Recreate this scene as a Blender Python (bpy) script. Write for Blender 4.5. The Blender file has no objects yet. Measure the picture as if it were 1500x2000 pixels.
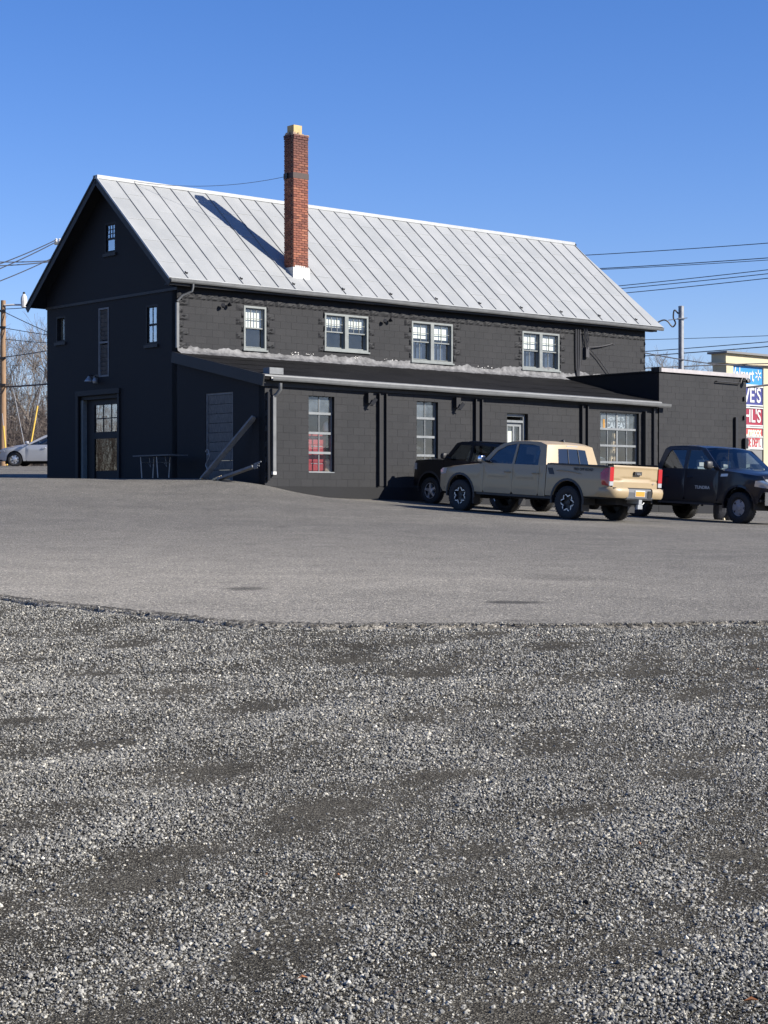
import bpy, bmesh, math, random
import numpy as np
from mathutils import Matrix, Vector
from mathutils.geometry import delaunay_2d_cdt
random.seed(7); np.random.seed(7)
R = math.radians
SC = bpy.context.scene
COL = SC.collection

# ------------------------------------------------------------------ camera, sky, sun, exposure
EYE = 1.6                                    # camera height over the gravel it stands on
FPX, CXP, HYP = 3500.0, 750.0, 985.0         # focal length, centre column and horizon row, in photo pixels
cam = bpy.data.cameras.new('camera'); camo = bpy.data.objects.new('camera', cam); COL.objects.link(camo)
cam.sensor_fit = 'VERTICAL'; cam.sensor_height = 36.0; cam.lens = FPX / 2000 * 36
cam.clip_start = 0.1; cam.clip_end = 8000
camo.location = (0, 0, EYE)
camo.rotation_euler = (R(90) - math.atan((1000 - HYP) / FPX), 0, 0)
SC.camera = camo
YAW = R(41.4)                                # direction of the long front wall
e1 = Vector((math.cos(YAW), math.sin(YAW), 0)); e2 = Vector((-math.sin(YAW), math.cos(YAW), 0))
LIGHT = (e1 * -1.53 + e2 * 2.75 + Vector((0, 0, -1.93))).normalized()    # from the chimney's shadow on the roof
world = bpy.data.worlds.new('World'); SC.world = world; world.use_nodes = True
wn = world.node_tree; wn.nodes.clear()
sky = wn.nodes.new('ShaderNodeTexSky'); sky.sky_type = 'NISHITA'; sky.sun_disc = False
sky.sun_elevation = math.asin(-LIGHT.z); sky.sun_rotation = math.atan2(-LIGHT.x, -LIGHT.y)
sky.air_density = 1.0; sky.dust_density = 0.1; sky.ozone_density = 2.0; sky.altitude = 100
bg = wn.nodes.new('ShaderNodeBackground'); bg.inputs[1].default_value = 0.060
wo = wn.nodes.new('ShaderNodeOutputWorld')
hs = wn.nodes.new('ShaderNodeHueSaturation'); hs.inputs['Saturation'].default_value = 1.30
tint = wn.nodes.new('ShaderNodeMix'); tint.data_type = 'RGBA'; tint.blend_type = 'MULTIPLY'; tint.inputs[0].default_value = 1; tint.inputs[7].default_value = (.97, .97, 1.36, 1)   # one even white balance over the whole sky
wn.links.new(sky.outputs[0], hs.inputs['Color']); wn.links.new(hs.outputs[0], tint.inputs[6]); wn.links.new(tint.outputs[2], bg.inputs[0]); wn.links.new(bg.outputs[0], wo.inputs[0])
sun = bpy.data.lights.new('sun', 'SUN'); sun.energy = 5.0; sun.angle = R(0.5); sun.color = (1.0, 0.94, 0.84)
suno = bpy.data.objects.new('sun', sun); COL.objects.link(suno)
suno.rotation_euler = LIGHT.to_track_quat('-Z', 'Y').to_euler(); suno.location = (40, -10, 40)
SC.view_settings.view_transform = 'Standard'; SC.view_settings.look = 'None'
SC.view_settings.exposure = 0.95; SC.view_settings.gamma = 1.0

# ------------------------------------------------------------------ helpers
I4 = Matrix.Identity(4)
WM = {}
def T(x, y, z): return Matrix.Translation((x, y, z))
def place(o, parent=None, M=I4):
    if parent is not None:
        o.parent = parent; o.matrix_parent_inverse = WM[parent.name].inverted()
    o.matrix_basis = M; WM[o.name] = M.copy()
    return o
def tag(o, label=None, cat=None, group=None, kind=None):
    if label: o['label'] = label
    if cat: o['category'] = cat
    if group: o['group'] = group
    if kind: o['kind'] = kind
    return o
def empty(name, M, label, cat, group=None):
    o = bpy.data.objects.new(name, None); COL.objects.link(o); o.empty_display_size = .2
    place(o, None, M); return tag(o, label, cat, group)
def link(name, mesh, mat, parent=None, M=I4):
    o = bpy.data.objects.new(name, mesh); COL.objects.link(o)
    if mat is not None and not mesh.materials: mesh.materials.append(mat)
    return place(o, parent, M)
class MB:
    def __init__(s): s.v = []; s.f = []
    def add(s, vs, fs):
        b = len(s.v); s.v += [tuple(v) for v in vs]; s.f += [tuple(b + i for i in f) for f in fs]; return s
    def box(s, x0, x1, y0, y1, z0, z1):
        return s.add([(x0,y0,z0),(x1,y0,z0),(x1,y1,z0),(x0,y1,z0),(x0,y0,z1),(x1,y0,z1),(x1,y1,z1),(x0,y1,z1)],
                     [(3,2,1,0),(4,5,6,7),(0,1,5,4),(1,2,6,5),(2,3,7,6),(3,0,4,7)])
    def bar(s, p, q, w, h, up=(0,0,1)):
        p = Vector(p); q = Vector(q); d = (q - p).normalized(); sd = d.cross(Vector(up))
        if sd.length < 1e-4: sd = d.cross(Vector((1,0,0)))
        sd.normalize(); u = sd.cross(d)
        c = []
        for b in (p, q):
            for a, e in ((-1,-1),(1,-1),(1,1),(-1,1)): c.append(b + sd*(a*w/2) + u*(e*h/2))
        return s.add(c, [(0,1,2,3),(7,6,5,4),(0,4,5,1),(1,5,6,2),(2,6,7,3),(3,7,4,0)])
    def tube(s, pts, r, seg=6, cap=True):
        pts = [Vector(p) for p in pts]; n = len(pts); rs = r if isinstance(r, (list, tuple)) else [r]*n
        vs = []; fs = []; ref = None
        for i, p in enumerate(pts):
            d = (pts[min(i+1,n-1)] - pts[max(i-1,0)]).normalized()
            if ref is None: ref = Vector((0,0,1)) if abs(d.z) < .9 else Vector((1,0,0))
            a = d.cross(ref)
            if a.length < 1e-3: a = d.cross(Vector((.3,.7,.2)))
            a.normalize(); b = d.cross(a); ref = a.cross(d) if True else ref
            for k in range(seg):
                t = 2*math.pi*k/seg; vs.append(p + (a*math.cos(t) + b*math.sin(t))*rs[i])
        for i in range(n-1):
            for k in range(seg):
                k2 = (k+1) % seg; fs.append((i*seg+k, i*seg+k2, (i+1)*seg+k2, (i+1)*seg+k))
        if cap: fs += [tuple(range(seg-1,-1,-1)), tuple((n-1)*seg+k for k in range(seg))]
        return s.add(vs, fs)
    def lathe(s, prof, seg=24, axis='z', closed=False):
        vs = []; fs = []; n = len(prof)
        for h, r in prof:
            for k in range(seg):
                t = 2*math.pi*k/seg; c, d = r*math.cos(t), r*math.sin(t)
                vs.append((c, d, h) if axis == 'z' else (c, h, d))
        m = n if closed else n-1
        for i in range(m):
            for k in range(seg):
                k2 = (k+1) % seg; j = (i+1) % n
                fs.append((i*seg+k, i*seg+k2, j*seg+k2, j*seg+k))
        return s.add(vs, fs)
    def prism(s, poly, y0, y1):                  # polygon in x,z swept along y
        n = len(poly)
        return s.add([(x,y0,z) for x,z in poly] + [(x,y1,z) for x,z in poly],
                     [tuple(range(n)), tuple(range(2*n-1,n-1,-1))] + [(i,i+n,(i+1)%n+n,(i+1)%n) for i in range(n)])
    def grid(s, fn, nu, nv):
        vs = [fn(i/nu, j/nv) for j in range(nv+1) for i in range(nu+1)]
        return s.add(vs, [(j*(nu+1)+i, j*(nu+1)+i+1, (j+1)*(nu+1)+i+1, (j+1)*(nu+1)+i) for j in range(nv) for i in range(nu)])
    def mesh(s, name, smooth=None, fix=False, weld=False):
        me = bpy.data.meshes.new(name); me.from_pydata(s.v, [], s.f)
        if fix or weld:
            bm = bmesh.new(); bm.from_mesh(me)
            if weld: bmesh.ops.remove_doubles(bm, verts=bm.verts, dist=1e-4)
            bmesh.ops.recalc_face_normals(bm, faces=bm.faces); bm.to_mesh(me); bm.free()
        if smooth is not None:
            me.shade_smooth(); me.set_sharp_from_angle(angle=R(smooth))
        me.update(); return me
    def build(s, name, mat, parent=None, M=I4, smooth=None, fix=False, weld=False):
        return link(name, s.mesh(name, smooth, fix, weld), mat, parent, M)

def smooth_pts(P, n=6):
    P = [Vector(p) for p in P]; out = []
    for i in range(len(P)-1):
        a, b, c, d = P[max(i-1,0)], P[i], P[i+1], P[min(i+2,len(P)-1)]
        for k in range(n):
            t = k/n; out.append(.5*((2*b) + (c-a)*t + (2*a-5*b+4*c-d)*t*t + (3*b-a-3*c+d)*t**3))
    return out + [P[-1]]
# photo pixel -> world, at a known depth or on a known wall plane of the building
CB = Vector(((346-CXP)/FPX*50, 50, 0))
def at(px, py, d): return Vector(((px-CXP)/FPX*d, d, (HYP-py)/FPX*d + EYE))
def on_wall(px, py, axis, off):              # building coordinates (x along front, y into depth, z over eye)
    r = Vector(((px-CXP)/FPX, 1, (HYP-py)/FPX)); n = e2 if axis == 'y' else e1
    t = (off + n.dot(CB)) / n.dot(r); p = r*t; l = p - CB
    return Vector((l.dot(e1), l.dot(e2), p.z))
MBD = T(CB.x, CB.y, EYE) @ Matrix.Rotation(YAW, 4, 'Z')                     # building frame
WF = lambda y: MBD @ T(0, y, 0)                                             # front walls: u, v inward, z
WG = MBD @ Matrix(((0,1,0,0),(-1,0,0,0),(0,0,1,0),(0,0,0,1)))               # gable wall: u = -y, v inward = +x

# ------------------------------------------------------------------ materials
def nodes(name):
    m = bpy.data.materials.new(name); m.use_nodes = True; nt = m.node_tree
    return m, nt, nt.nodes['Principled BSDF'], nt.nodes['Material Output']
def N(nt, t, **k):
    n = nt.nodes.new(t)
    for a, b in k.items(): setattr(n, a, b)
    return n
def mat(name, c, rough=.6, metal=0., var=.0, vscale=2., bump=0., bscale=40., coat=0., rnd=0., spec=.5, c2=None, stretch=None):
    m, nt, p, out = nodes(name)
    p.inputs['Base Color'].default_value = (*c, 1); p.inputs['Roughness'].default_value = rough
    p.inputs['Metallic'].default_value = metal; p.inputs['Coat Weight'].default_value = coat
    p.inputs['Coat Roughness'].default_value = .05; p.inputs['Specular IOR Level'].default_value = spec
    geo = N(nt, 'ShaderNodeNewGeometry'); pos = geo.outputs['Position']
    if stretch:
        mp = N(nt, 'ShaderNodeMapping'); mp.inputs['Scale'].default_value = stretch; nt.links.new(pos, mp.inputs[0]); pos = mp.outputs[0]
    if var or rnd or c2:
        mx = N(nt, 'ShaderNodeMix', data_type='RGBA', blend_type='MIX')
        hi = c2 if c2 else tuple(min(1, x*(1+var)) for x in c); lo = c if c2 else tuple(x*(1-var) for x in c)
        mx.inputs[6].default_value = (*lo, 1); mx.inputs[7].default_value = (*hi, 1)
        tx = N(nt, 'ShaderNodeTexNoise'); tx.inputs['Scale'].default_value = vscale; tx.inputs['Detail'].default_value = 6; tx.inputs['Roughness'].default_value = .65
        nt.links.new(pos, tx.inputs['Vector'])
        mr = N(nt, 'ShaderNodeMapRange'); mr.inputs[1].default_value = .3; mr.inputs[2].default_value = .7
        nt.links.new(tx.outputs[0], mr.inputs[0])
        fac = mr.outputs[0]
        if rnd:
            oi = N(nt, 'ShaderNodeObjectInfo'); ad = N(nt, 'ShaderNodeMath', operation='MULTIPLY_ADD')
            sb = N(nt, 'ShaderNodeMath', operation='SUBTRACT'); sb.inputs[1].default_value = .5
            nt.links.new(oi.outputs['Random'], sb.inputs[0]); nt.links.new(sb.outputs[0], ad.inputs[0]); ad.inputs[1].default_value = rnd
            nt.links.new(fac, ad.inputs[2]); ad.use_clamp = True; fac = ad.outputs[0]
        nt.links.new(fac, mx.inputs[0]); nt.links.new(mx.outputs[2], p.inputs['Base Color'])
        r2 = N(nt, 'ShaderNodeMapRange'); r2.inputs[3].default_value = max(.02, rough-.08); r2.inputs[4].default_value = min(1, rough+.08)
        nt.links.new(tx.outputs[0], r2.inputs[0]); nt.links.new(r2.outputs[0], p.inputs['Roughness'])
    if bump:
        bn = N(nt, 'ShaderNodeTexNoise'); bn.inputs['Scale'].default_value = bscale; bn.inputs['Detail'].default_value = 5
        nt.links.new(pos, bn.inputs['Vector'])
        bp = N(nt, 'ShaderNodeBump'); bp.inputs['Strength'].default_value = bump; bp.inputs['Distance'].default_value = .02
        nt.links.new(bn.outputs[0], bp.inputs['Height']); nt.links.new(bp.outputs[0], p.inputs['Normal'])
    return m
def glass(name, tint=(.85,.9,.9), dust=.0, dustc=(.3,.33,.36), rough=.02, ior=1.5, wav=.0):
    m, nt, p, out = nodes(name); nt.nodes.remove(p)
    tr = N(nt, 'ShaderNodeBsdfTransparent'); tr.inputs[0].default_value = (*tint, 1)
    gl = N(nt, 'ShaderNodeBsdfGlossy'); gl.inputs['Roughness'].default_value = rough; gl.inputs[0].default_value = (1,1,1,1)
    lw = N(nt, 'ShaderNodeLayerWeight'); lw.inputs[0].default_value = .5
    pw = N(nt, 'ShaderNodeMath', operation='POWER'); pw.inputs[1].default_value = 5; nt.links.new(lw.outputs['Facing'], pw.inputs[0])
    fr = N(nt, 'ShaderNodeMath', operation='MULTIPLY_ADD'); f0 = ((ior-1)/(ior+1))**2*1.9; fr.inputs[1].default_value = 1-f0; fr.inputs[2].default_value = f0; nt.links.new(pw.outputs[0], fr.inputs[0])
    mx = N(nt, 'ShaderNodeMixShader'); last = tr.outputs[0]
    if dust:
        df = N(nt, 'ShaderNodeBsdfDiffuse'); df.inputs[0].default_value = (*dustc, 1)
        m2 = N(nt, 'ShaderNodeMixShader'); geo = N(nt, 'ShaderNodeNewGeometry'); tx = N(nt, 'ShaderNodeTexNoise'); tx.inputs['Scale'].default_value = 3.5; tx.inputs['Detail'].default_value = 5
        mr = N(nt, 'ShaderNodeMapRange'); mr.inputs[1].default_value = .3; mr.inputs[2].default_value = .75; mr.inputs[3].default_value = dust*.4; mr.inputs[4].default_value = dust*1.5
        nt.links.new(geo.outputs['Position'], tx.inputs['Vector']); nt.links.new(tx.outputs[0], mr.inputs[0]); nt.links.new(mr.outputs[0], m2.inputs[0])
        nt.links.new(tr.outputs[0], m2.inputs[1]); nt.links.new(df.outputs[0], m2.inputs[2]); last = m2.outputs[0]
    if wav:
        geo = N(nt, 'ShaderNodeNewGeometry'); bn = N(nt, 'ShaderNodeTexNoise'); bn.inputs['Scale'].default_value = 1.6
        nt.links.new(geo.outputs['Position'], bn.inputs['Vector']); bp = N(nt, 'ShaderNodeBump'); bp.inputs['Strength'].default_value = wav; bp.inputs['Distance'].default_value = .05
        nt.links.new(bn.outputs[0], bp.inputs['Height']); nt.links.new(bp.outputs[0], gl.inputs['Normal']); nt.links.new(bp.outputs[0], lw.inputs['Normal'])
    nt.links.new(fr.outputs[0], mx.inputs[0]); nt.links.new(last, mx.inputs[1]); nt.links.new(gl.outputs[0], mx.inputs[2])
    nt.links.new(mx.outputs[0], out.inputs[0]); return m

K = {}
K['block'] = mat('black_paint_lit_block', (.0130,.0136,.0158), .72, c2=(.0235,.0238,.0260), vscale=.9, bump=.4, bscale=55, rnd=.3, spec=.30)  # same black paint as the walls, colour lifted for the sunlit fronts
K['wall'] = mat('black_paint_shaded_wall', (.0095,.0099,.0118), .72, var=.25, vscale=1.1, bump=.18, bscale=45, spec=.28)  # same black paint as the blocks, colour lowered to deepen the gable's shade
K['trim_black'] = mat('black_trim', (.008,.0085,.010), .6, var=.2, bump=.15)
K['gutter'] = mat('grey_gutter', (.12,.124,.126), .45, .1, var=.18, vscale=3)
K['frame'] = mat('grey_green_window_paint', (.165,.18,.175), .5, var=.16, vscale=6, bump=.15)
K['frame_dark'] = mat('dark_frame_paint', (.012,.0125,.014), .6, spec=.3)
K['rail'] = mat('grey_steel_sash', (.17,.182,.188), .45, var=.15, vscale=5)
K['blind'] = mat('cream_blind', (.80,.77,.66), .8)
K['curtain'] = mat('blue_curtain', (.085,.115,.17), .85, var=.35, vscale=9, stretch=(3,3,.3))
K['interior'] = mat('interior_grey', (.16,.16,.16), .8, var=.2)
K['floor_in'] = mat('interior_floor', (.2,.19,.18), .8, var=.2)
K['glass'] = glass('window_glass', (.82,.86,.88), dust=.05, wav=.06)
K['glass_dusty'] = glass('dusty_window_glass', (.72,.77,.8), dust=.2, dustc=(.36,.42,.47), wav=.06)
K['glass_old'] = glass('old_mirror_like_glass', (.5,.53,.55), dust=.10, dustc=(.20,.19,.17), ior=2.6, wav=.12)
K['glass_dark'] = glass('tinted_car_glass', (.16,.19,.22), rough=.015, ior=1.6)
K['glass_clear'] = glass('clear_car_glass', (.55,.62,.64), rough=.015, ior=1.55)
K['tar'] = mat('dark_roll_roofing', (.0085,.0082,.0085), .95, var=.45, vscale=.9, bump=.6, bscale=70, spec=.12)
K['flash'] = mat('silver_flashing_tar', (.17,.17,.175), .65, .03, c2=(.03,.03,.033), vscale=4.2, bump=.8, bscale=14)
K['wood_old'] = mat('weathered_painted_wood', (.15,.158,.165), .7, var=.3, vscale=5, bump=.3, bscale=60)
K['wood_raw'] = mat('raw_split_wood', (.55,.42,.24), .8, var=.3, vscale=30, bump=.4)
K['shutter'] = mat('dark_shutter_slats', (.15,.155,.155), .75, c2=(.045,.047,.05), vscale=9, stretch=(6,6,.6))
K['board'] = mat('weathered_board', (.10,.095,.09), .8, c2=(.035,.035,.038), vscale=7, bump=.3)
K['amber'] = mat('amber_board', (.11,.085,.045), .8, var=.3, vscale=6)
K['black_metal'] = mat('black_metal', (.02,.02,.022), .45, .3)
K['steel'] = mat('galvanised_steel', (.30,.31,.32), .45, .4, var=.15, vscale=6)
K['white'] = mat('white_paint', (.52,.51,.49), .6, var=.08, vscale=3)
K['cap_white'] = mat('white_coping', (.34,.32,.32), .5, var=.12, vscale=5)
K['red'] = mat('red_cabinet', (.30,.03,.035), .4, coat=.3)
K['tanwood'] = mat('tan_wood', (.55,.42,.28), .7, var=.25, vscale=8)
K['rubber'] = mat('tyre_rubber', (.018,.018,.019), .75, var=.3, vscale=20, bump=.3, bscale=90)
K['plastic'] = mat('black_plastic', (.022,.022,.024), .5, bump=.1, bscale=120)
K['under'] = mat('underbody', (.012,.012,.013), .8)
K['chrome'] = mat('chrome', (.7,.7,.72), .14, 1.)
K['silver_rim'] = mat('silver_alloy', (.55,.56,.58), .32, .75)
K['grey_rim'] = mat('grey_steel_wheel', (.30,.31,.34), .45, .5)
K['black_rim'] = mat('black_alloy', (.02,.021,.023), .4, .3)
K['tan_paint'] = mat('tan_car_paint', (.315,.238,.137), .45, coat=.3, var=.04)
K['black_paint'] = mat('black_car_paint', (.006,.006,.0075), .38, coat=.25, spec=.3)
K['navy_paint'] = mat('navy_black_car_paint', (.006,.007,.013), .34, coat=.35, spec=.35)
K['silver_paint'] = mat('silver_car_paint', (.40,.41,.43), .32, .3, coat=.7)
K['lens_red'] = mat('red_lens', (.36,.01,.015), .12, coat=1.)
K['lens_clear'] = mat('clear_lens', (.5,.52,.55), .12, .4, coat=1.)
K['plate'] = mat('amber_number_plate', (.5,.24,.03), .5, var=.06)
K['bumper_grey'] = mat('dark_grey_bumper', (.075,.078,.085), .5)
K['band'] = mat('rusty_steel_band', (.045,.028,.024), .7, var=.3, vscale=8)
K['seat'] = mat('grey_seat', (.10,.10,.11), .8)
K['leather'] = mat('pale_interior', (.35,.36,.35), .7)
K['bark'] = mat('grey_bark', (.17,.145,.12), .9, var=.35, vscale=6, bump=.5, bscale=30)
K['twig'] = mat('brown_twigs', (.125,.10,.085), .9, var=.35, vscale=2)
K['pole'] = mat('brown_wooden_pole', (.24,.15,.085), .85, var=.25, vscale=4, bump=.3, stretch=(8,8,.5))
K['wire'] = mat('black_cable', (.03,.03,.035), .6)
K['yellow'] = mat('yellow_guy_guard', (.5,.32,.04), .5)
K['cream'] = mat('cream_stucco', (.46,.40,.27), .8, var=.06)
K['sign_grey'] = mat('sign_cap_grey', (.15,.15,.15), .7)
K['sign_white'] = mat('sign_white', (.5,.5,.49), .5)
K['sign_blue'] = mat('sign_blue', (.02,.20,.48), .5)
K['sign_navy'] = mat('sign_navy', (.025,.03,.16), .5)
K['sign_maroon'] = mat('sign_maroon', (.24,.012,.035), .5)
K['sign_red'] = mat('sign_red', (.42,.06,.065), .5)
K['sign_pale'] = mat('sign_pale_yellow', (.85,.78,.55), .5)
K['stripe'] = mat('worn_white_stripe', (.40,.39,.36), .8, var=.3, vscale=9)
K['stucco_base'] = mat('white_chimney_base', (.48,.48,.46), .75, var=.1, vscale=6, bump=.4, bscale=18)
K['mortar'] = mat('pale_mortar', (.28,.21,.15), .9, var=.2, vscale=9, bump=.4, bscale=60)
K['flue'] = mat('buff_flue_tile', (.42,.30,.13), .7, var=.15, vscale=9)
K['roof_trim'] = mat('pale_roof_trim', (.34,.35,.352), .45, .1, var=.12, vscale=3)
K['skin'] = mat('skin', (.52,.33,.25), .6)
K['cloth_dark'] = mat('dark_clothing', (.02,.022,.03), .9, bump=.3)
K['shoe'] = mat('pale_shoe', (.65,.58,.42), .7)
K['hair'] = mat('brown_hair', (.06,.04,.03), .8)
K['leaf'] = mat('orange_leaf', (.26,.10,.035), .8, var=.4, vscale=20)

def roof_sheet_mat():
    m = mat('silver_painted_roof_metal', (.248,.257,.258), .55, .05, c2=(.290,.297,.297), vscale=1.2, rnd=.5, bump=.12, bscale=3)
    return m
K['roof'] = roof_sheet_mat()
def brick_mat():
    m, nt, p, out = nodes('red_brick'); p.inputs['Roughness'].default_value = .85
    oi = N(nt, 'ShaderNodeObjectInfo'); cr = N(nt, 'ShaderNodeValToRGB'); cr.color_ramp.interpolation = 'LINEAR'
    e = cr.color_ramp.elements; e[0].color = (.115,.036,.025,1); e[1].color = (.29,.112,.064,1); e[0].position = 0
    x = e.new(.35); x.color = (.185,.062,.039,1); x = e.new(.75); x.color = (.235,.080,.047,1)
    nt.links.new(oi.outputs['Random'], cr.inputs[0])
    geo = N(nt, 'ShaderNodeNewGeometry'); sx = N(nt, 'ShaderNodeSeparateXYZ'); nt.links.new(geo.outputs['Position'], sx.inputs[0])
    tx = N(nt, 'ShaderNodeTexNoise'); tx.inputs['Scale'].default_value = 7; nt.links.new(geo.outputs['Position'], tx.inputs['Vector'])
    ad = N(nt, 'ShaderNodeMath', operation='MULTIPLY_ADD'); ad.inputs[1].default_value = .9; nt.links.new(tx.outputs[0], ad.inputs[0]); nt.links.new(sx.outputs[2], ad.inputs[2])
    mr = N(nt, 'ShaderNodeMapRange'); mr.inputs[1].default_value = 11.2; mr.inputs[2].default_value = 13.1; mr.inputs[3].default_value = 0; mr.inputs[4].default_value = .85
    nt.links.new(ad.outputs[0], mr.inputs[0])          # soot towards the flue's mouth
    mx = N(nt, 'ShaderNodeMix', data_type='RGBA'); mx.inputs[7].default_value = (.07,.03,.028,1)
    nt.links.new(mr.outputs[0], mx.inputs[0]); nt.links.new(cr.outputs[0], mx.inputs[6]); nt.links.new(mx.outputs[2], p.inputs['Base Color'])
    bp = N(nt, 'ShaderNodeBump'); bp.inputs['Strength'].default_value = .5; bp.inputs['Distance'].default_value = .01
    t2 = N(nt, 'ShaderNodeTexNoise'); t2.inputs['Scale'].default_value = 60; nt.links.new(geo.outputs['Position'], t2.inputs['Vector'])
    nt.links.new(t2.outputs[0], bp.inputs['Height']); nt.links.new(bp.outputs[0], p.inputs['Normal']); return m
K['brick'] = brick_mat()
def asphalt_mat():
    m, nt, p, out = nodes('worn_asphalt'); p.inputs['Roughness'].default_value = .9; p.inputs['Specular IOR Level'].default_value = .25
    geo = N(nt, 'ShaderNodeNewGeometry'); P = geo.outputs['Position']
    big = N(nt, 'ShaderNodeTexNoise'); big.inputs['Scale'].default_value = .16; big.inputs['Detail'].default_value = 5
    mp = N(nt, 'ShaderNodeMapping'); mp.inputs['Scale'].default_value = (.45,1.3,1); mp.inputs['Rotation'].default_value = (0,0,R(12)); nt.links.new(P, mp.inputs[0]); nt.links.new(mp.outputs[0], big.inputs['Vector'])
    r0 = N(nt, 'ShaderNodeValToRGB'); r0.color_ramp.elements[0].position = .32; r0.color_ramp.elements[1].position = .68
    r0.color_ramp.elements[0].color = (.116,.110,.100,1); r0.color_ramp.elements[1].color = (.166,.155,.136,1); nt.links.new(big.outputs[0], r0.inputs[0])
    dv = N(nt, 'ShaderNodeVectorMath', operation='SUBTRACT'); dv.inputs[1].default_value = (-4.0, 20.0, 0); nt.links.new(P, dv.inputs[0])   # pale dust tracked in from the gravel
    dm = N(nt, 'ShaderNodeVectorMath', operation='MULTIPLY'); dm.inputs[1].default_value = (1/11., 1/15., 0); nt.links.new(dv.outputs[0], dm.inputs[0])
    dl = N(nt, 'ShaderNodeVectorMath', operation='LENGTH'); nt.links.new(dm.outputs[0], dl.inputs[0])
    dn = N(nt, 'ShaderNodeMath', operation='MULTIPLY_ADD'); dn.inputs[1].default_value = 1.1; nt.links.new(big.outputs[0], dn.inputs[0]); nt.links.new(dl.outputs['Value'], dn.inputs[2])
    dr_ = N(nt, 'ShaderNodeMapRange'); dr_.interpolation_type = 'SMOOTHSTEP'; dr_.inputs[1].default_value = .45; dr_.inputs[2].default_value = 1.75; dr_.inputs[3].default_value = 1; dr_.inputs[4].default_value = 0; nt.links.new(dn.outputs[0], dr_.inputs[0])
    dx_ = N(nt, 'ShaderNodeMix', data_type='RGBA'); dx_.inputs[7].default_value = (.250,.231,.198,1); nt.links.new(dr_.outputs[0], dx_.inputs[0]); nt.links.new(r0.outputs[0], dx_.inputs[6])
    mid = N(nt, 'ShaderNodeTexNoise'); mid.inputs['Scale'].default_value = 1.1; mid.inputs['Detail'].default_value = 8; mid.inputs['Roughness'].default_value = .7
    nt.links.new(P, mid.inputs['Vector'])
    r1 = N(nt, 'ShaderNodeMapRange'); r1.inputs[1].default_value = .3; r1.inputs[2].default_value = .7; r1.inputs[3].default_value = .80; r1.inputs[4].default_value = 1.16; nt.links.new(mid.outputs[0], r1.inputs[0])
    gr = N(nt, 'ShaderNodeTexNoise'); gr.inputs['Scale'].default_value = 34; gr.inputs['Detail'].default_value = 3; nt.links.new(P, gr.inputs['Vector'])
    r4 = N(nt, 'ShaderNodeMapRange'); r4.inputs[1].default_value = .33; r4.inputs[2].default_value = .67; r4.inputs[3].default_value = .55; r4.inputs[4].default_value = 1.42; nt.links.new(gr.outputs[0], r4.inputs[0])
    ag = N(nt, 'ShaderNodeTexVoronoi'); ag.inputs['Scale'].default_value = 75; nt.links.new(P, ag.inputs['Vector'])
    sp = N(nt, 'ShaderNodeSeparateColor'); nt.links.new(ag.outputs['Color'], sp.inputs[0])
    r2 = N(nt, 'ShaderNodeValToRGB'); r2.color_ramp.elements[0].color = (.45,.45,.45,1); r2.color_ramp.elements[1].color = (1.0,1.0,1.0,1)
    r2.color_ramp.elements[0].position = 0; r2.color_ramp.elements[1].position = .6
    x = r2.color_ramp.elements.new(.93); x.color = (1.15,1.15,1.12,1); x = r2.color_ramp.elements.new(.985); x.color = (2.3,2.25,2.1,1); nt.links.new(sp.outputs[0], r2.inputs[0])
    # oil stains
    st = N(nt, 'ShaderNodeTexNoise'); st.inputs['Scale'].default_value = .55; st.inputs['Detail'].default_value = 3; mp2 = N(nt, 'ShaderNodeMapping'); mp2.inputs['Location'].default_value = (3.3,9.1,0)
    nt.links.new(P, mp2.inputs[0]); nt.links.new(mp2.outputs[0], st.inputs['Vector'])
    r3 = N(nt, 'ShaderNodeMapRange'); r3.inputs[1].default_value = .70; r3.inputs[2].default_value = .76; r3.inputs[3].default_value = 1; r3.inputs[4].default_value = .5; nt.links.new(st.outputs[0], r3.inputs[0])
    def mul(a, b):
        k = N(nt, 'ShaderNodeMix', data_type='RGBA', blend_type='MULTIPLY'); k.inputs[0].default_value = 1
        nt.links.new(a, k.inputs[6]); nt.links.new(b, k.inputs[7]); return k.outputs[2]
    c = mul(mul(mul(mul(dx_.outputs[2], r1.outputs[0]), r2.outputs[0]), r3.outputs[0]), r4.outputs[0])
    for sx_, sy_, rx_, ry_, dk in STAINS:                 # dark oil stains at their own places
        vs = N(nt, 'ShaderNodeVectorMath', operation='SUBTRACT'); vs.inputs[1].default_value = (sx_, sy_, 0); nt.links.new(P, vs.inputs[0])
        vm = N(nt, 'ShaderNodeVectorMath', operation='MULTIPLY'); vm.inputs[1].default_value = (1/rx_, 1/ry_, 0); nt.links.new(vs.outputs[0], vm.inputs[0])
        vl = N(nt, 'ShaderNodeVectorMath', operation='LENGTH'); nt.links.new(vm.outputs[0], vl.inputs[0])
        ad = N(nt, 'ShaderNodeMath', operation='MULTIPLY_ADD'); ad.inputs[1].default_value = 1.5; nt.links.new(mid.outputs[0], ad.inputs[0]); nt.links.new(vl.outputs['Value'], ad.inputs[2])
        mr = N(nt, 'ShaderNodeMapRange'); mr.inputs[1].default_value = 1.2; mr.inputs[2].default_value = 1.9; mr.inputs[3].default_value = dk; mr.inputs[4].default_value = 1; nt.links.new(ad.outputs[0], mr.inputs[0])
        c = mul(c, mr.outputs[0]); nt.links.new(c, p.inputs['Base Color'])
    bp = N(nt, 'ShaderNodeBump'); bp.inputs['Strength'].default_value = .7; bp.inputs['Distance'].default_value = .008
    nt.links.new(ag.outputs['Distance'], bp.inputs['Height']); nt.links.new(bp.outputs[0], p.inputs['Normal']); return m
STAINS = [(-1.60,20.6,.30,.32,.42),(1.35,19.0,.42,.22,.35),(2.2,22.6,.9,.5,.84)]
K['asphalt'] = asphalt_mat()
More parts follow.
